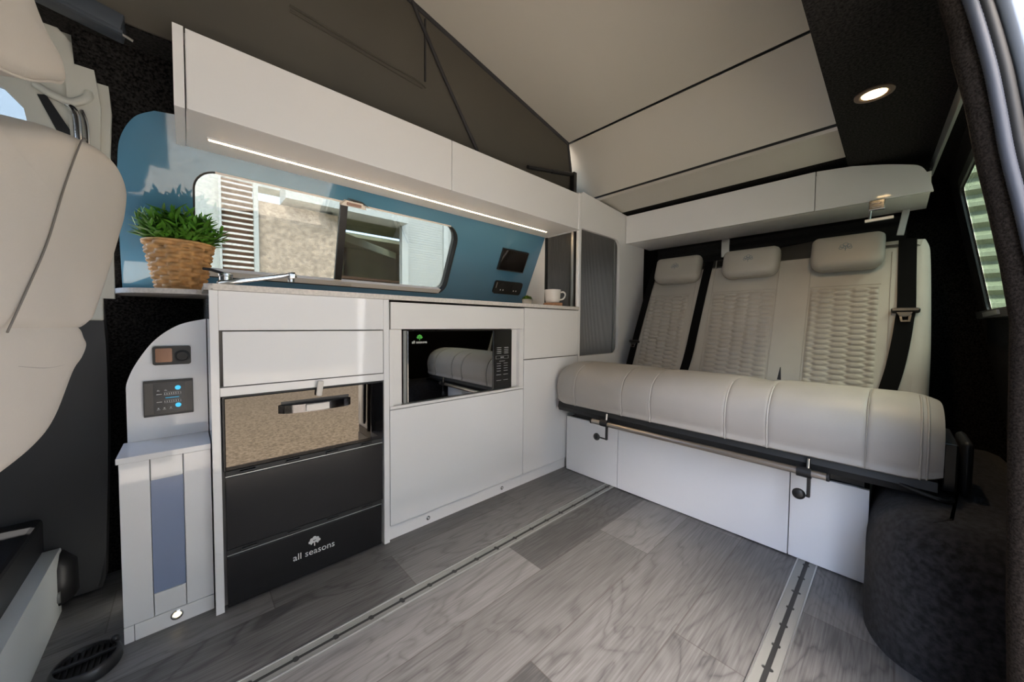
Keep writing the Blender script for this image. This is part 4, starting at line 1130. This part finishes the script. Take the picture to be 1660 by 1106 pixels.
mb = MB(); mb.plate(out, XZ(1.60), 0., .05); bmesh.ops.bevel(mb.bm, geom=[e for e in mb.bm.edges if e.verts[0].co.y < 1.552 and e.verts[1].co.y < 1.552], offset=.010, segments=3, affect='EDGES'); mb.build('panel', DGREY, t, 40)
mb = MB(); mb.box(-.215, -.178, 1.545, 1.56, .80, .88, .004); mb.build('clip_cover', GREIGE, t)

# ================================================================== OUTSIDE
mb = MB(); mb.box(-30, 40, -40, 40, -.60, -.42)
tag(mb.build('ground', TARMAC), kind='structure')
# body underside / outer skin so that daylight only enters by the openings
mb = MB()
mb.plate([(-1.7, -.04), (.98, -.04), (.98, -.42), (2.66, -.42), (2.66, 1.86), (-1.7, 1.86)], XY(-.20), 0., .138)
mb.box(-1.7, 2.66, 1.81, 1.86, -.20, .93)
mb.plate([(-.20, .92), (2.66, .92), (2.66, 1.62), (-.20, 1.62)], SP, -.075, -.056, [inset(WIN, -.008)])
mb.box(-1.7, -.28, -.18, 1.48, 1.635, 1.66)
tag(mb.build('wall_outer', BODY), kind='structure')

# workshop seen through the kitchen window; its left end replaces pane reflections
t = thing('workshop_building', 'workshop with an open bay outside the kitchen window', 'building', (2, 7, -.42))
mb = MB(); mb.box(.80, 2.06, 6.98, 7.2, -.42, 2.75); mb.build('wall', REFLGRAV, t)  # added wall in place of the gravel that the pane reflects
mb = MB(); mb.box(-8, .40, 7.0, 7.3, -.42, 5.); mb.box(-8., 8., 7.22, 7.6, 3.05, 5.); mb.build('cladding', SHEETW, t)
mb = MB()
for k in range(40): mb.obox((.60, 6.97, -.3+k*.085), (1, 0, 0), (0, .8, .6), (0, -.6, .8), .20, .030, .005)
mb.build('louvre', REFLSLAT, t)  # added slats in place of cladding reflected in the left pane
mb = MB(); mb.box(.405, .80, 7.03, 7.06, -.42, 3.0); mb.build('slat_backing', BAYB, t)
mb = MB(); mb.box(.375, .405, 6.9, 7.0, -.42, 3.); mb.box(.80, .86, 6.9, 6.98, -.42, 3.); mb.build('corner_post', SHEETW, t)
mb = MB(); mb.box(2.06, 3.50, 11., 11.2, -.42, 3.); mb.box(1.96, 2.06, 7.2, 11., -.42, 3.); mb.box(5.0, 5.1, 7.2, 11., -.42, 3.); mb.box(2., 5., 7.2, 8.9, 3., 3.1); mb.box(2., 5., 9.5, 11., 3., 3.1); mb.box(3.4, 5.0, 11., 11.2, -.42, 3.); mb.build('bay', BAYD, t)
mb = MB()
for z in (.9, 1.35, 1.8):
    mb.box(2.2, 4.2, 8.4, 8.9, z, z+.05)
for k in range(9):
    for z in (.95, 1.4): mb.box(2.25+k*.2, 2.25+k*.2+random.uniform(.10, .19), 8.45, 8.85, z, z+random.uniform(.12, .36))
mb.build('rack', BAYB, t)
mb = MB(); mb.obox((3.2, 9.0, 2.75), (.8, .6, .0), (-.6, .8, 0), (0, 0, 1), 1.6, .05, .09); mb.build('beam', BAYD, t)
mb = MB()
n = 67
mb.box(3.28, 3.42, 6.93, 7.06, -.42, 3.05); mb.box(4.28, 4.40, 6.95, 7.06, -.42, 3.05)
for k in range(n):
    z = -.4+k*.052
    mb.obox((3.85, 7.0, z+.024), (1, 0, 0), (0, 1, .12), (0, -.12, 1), .43, .01, .024); mb.obox((4.75, 7.02, z+.024), (1, 0, 0), (0, 1, .12), (0, -.12, 1), .36, .01, .024)
mb.box(3.42, 5.1, 7.03, 7.06, -.42, 3.05); mb.build('roller_door', SHEETW, t)
mb = MB(); mb.box(1.2, 3.3, 6.7, 7.2, 2.80, 3.05); mb.build('canopy', SHEETW, t)
mb = MB(); mb.box(2.62, 2.72, 6.8, 6.9, .2, 1.03); mb.build('bollard', RED, t)

# corrugated shed outside the rear side window
t = thing('outside_shed', 'pale green corrugated shed wall outside the rear side window', 'building', (6, -1, -.42))
mb = MB()
def corr(i, j):
    p = .17; z = -.42+j*p/8
    h = [0, 0, .03, .06, .06, .06, .03, 0][j % 8]
    return (5.9-h, -7+i*9., z)
mb.grid(2, 190, corr); mb.build('wall', SHEETG, t)
mb = MB(); mb.box(5.95, 6.2, -7, 2, -.42, 3.6); mb.build('backing', SHEETG, t)
t_shed = t
mb = MB(); mb.box(-16., 5.9, -8.3, -8., -.42, 9.)  # unseen wall opposite the door, raised to block low sky light
for k in range(58): mb.tube([(-16., -7.99, -.3+k*.16), (5.9, -7.99, -.3+k*.16)], .035, 6)
tag(mb.build('wall_outside', mat('pale_grey_sheet', (.30, .31, .30), .6)), kind='structure')
mb = MB(); mb.box(5.80, 5.9, -.86, -.79, -.42, 1.02, .0); mb.build('post', SHEETW, t)

# ================================================================== LIGHT
w = bpy.data.worlds.new('World'); S.world = w; w.use_nodes = True
nt = w.node_tree; bg = nt.nodes['Background']
sky = nt.nodes.new('ShaderNodeTexSky'); sky.sky_type = 'NISHITA'; sky.sun_disc = False
sky.sun_elevation = math.radians(52); sky.sun_rotation = math.radians(200); sky.air_density = 1.; sky.dust_density = 3.
nt.links.new(sky.outputs[0], bg.inputs[0]); bg.inputs[1].default_value = .60
def sun(elev, az, energy):
    l = bpy.data.lights.new('sun', 'SUN'); l.energy = energy; l.angle = math.radians(.6); l.color = (1., .95, .87)
    o = bpy.data.objects.new('sun', l); COL.objects.link(o)
    d = Vector((-math.cos(elev)*math.cos(az), -math.cos(elev)*math.sin(az), -math.sin(elev)))
    o.rotation_euler = d.to_track_quat('-Z', 'Y').to_euler()
sun(math.radians(52), math.radians(170), 8.0)    # from the front of the vehicle
def spot(name, loc, e, size=.03, ang=150, col=(1., .72, .42), d=(0, 0, -1)):
    l = bpy.data.lights.new(name, 'SPOT'); l.energy = e; l.spot_size = math.radians(ang); l.spot_blend = .6; l.shadow_soft_size = size; l.color = col
    o = bpy.data.objects.new(name, l); COL.objects.link(o); o.location = loc
    o.rotation_euler = Vector(d).to_track_quat('-Z', 'Y').to_euler()
spot('downlight_beam', (1.525, .067, 1.488), 3.0)

# ================================================================== VIEW
vs = S.view_settings
S.display_settings.display_device = 'sRGB'
vs.view_transform = 'Standard'; vs.look = 'None'; vs.gamma = 1.; vs.exposure = 1.80; vs.use_curve_mapping = False
cy = S.cycles
cy.use_denoising = True
cy.max_bounces = 10; cy.diffuse_bounces = 6; cy.glossy_bounces = 6; cy.transparent_max_bounces = 12
cy.sample_clamp_indirect = 6.
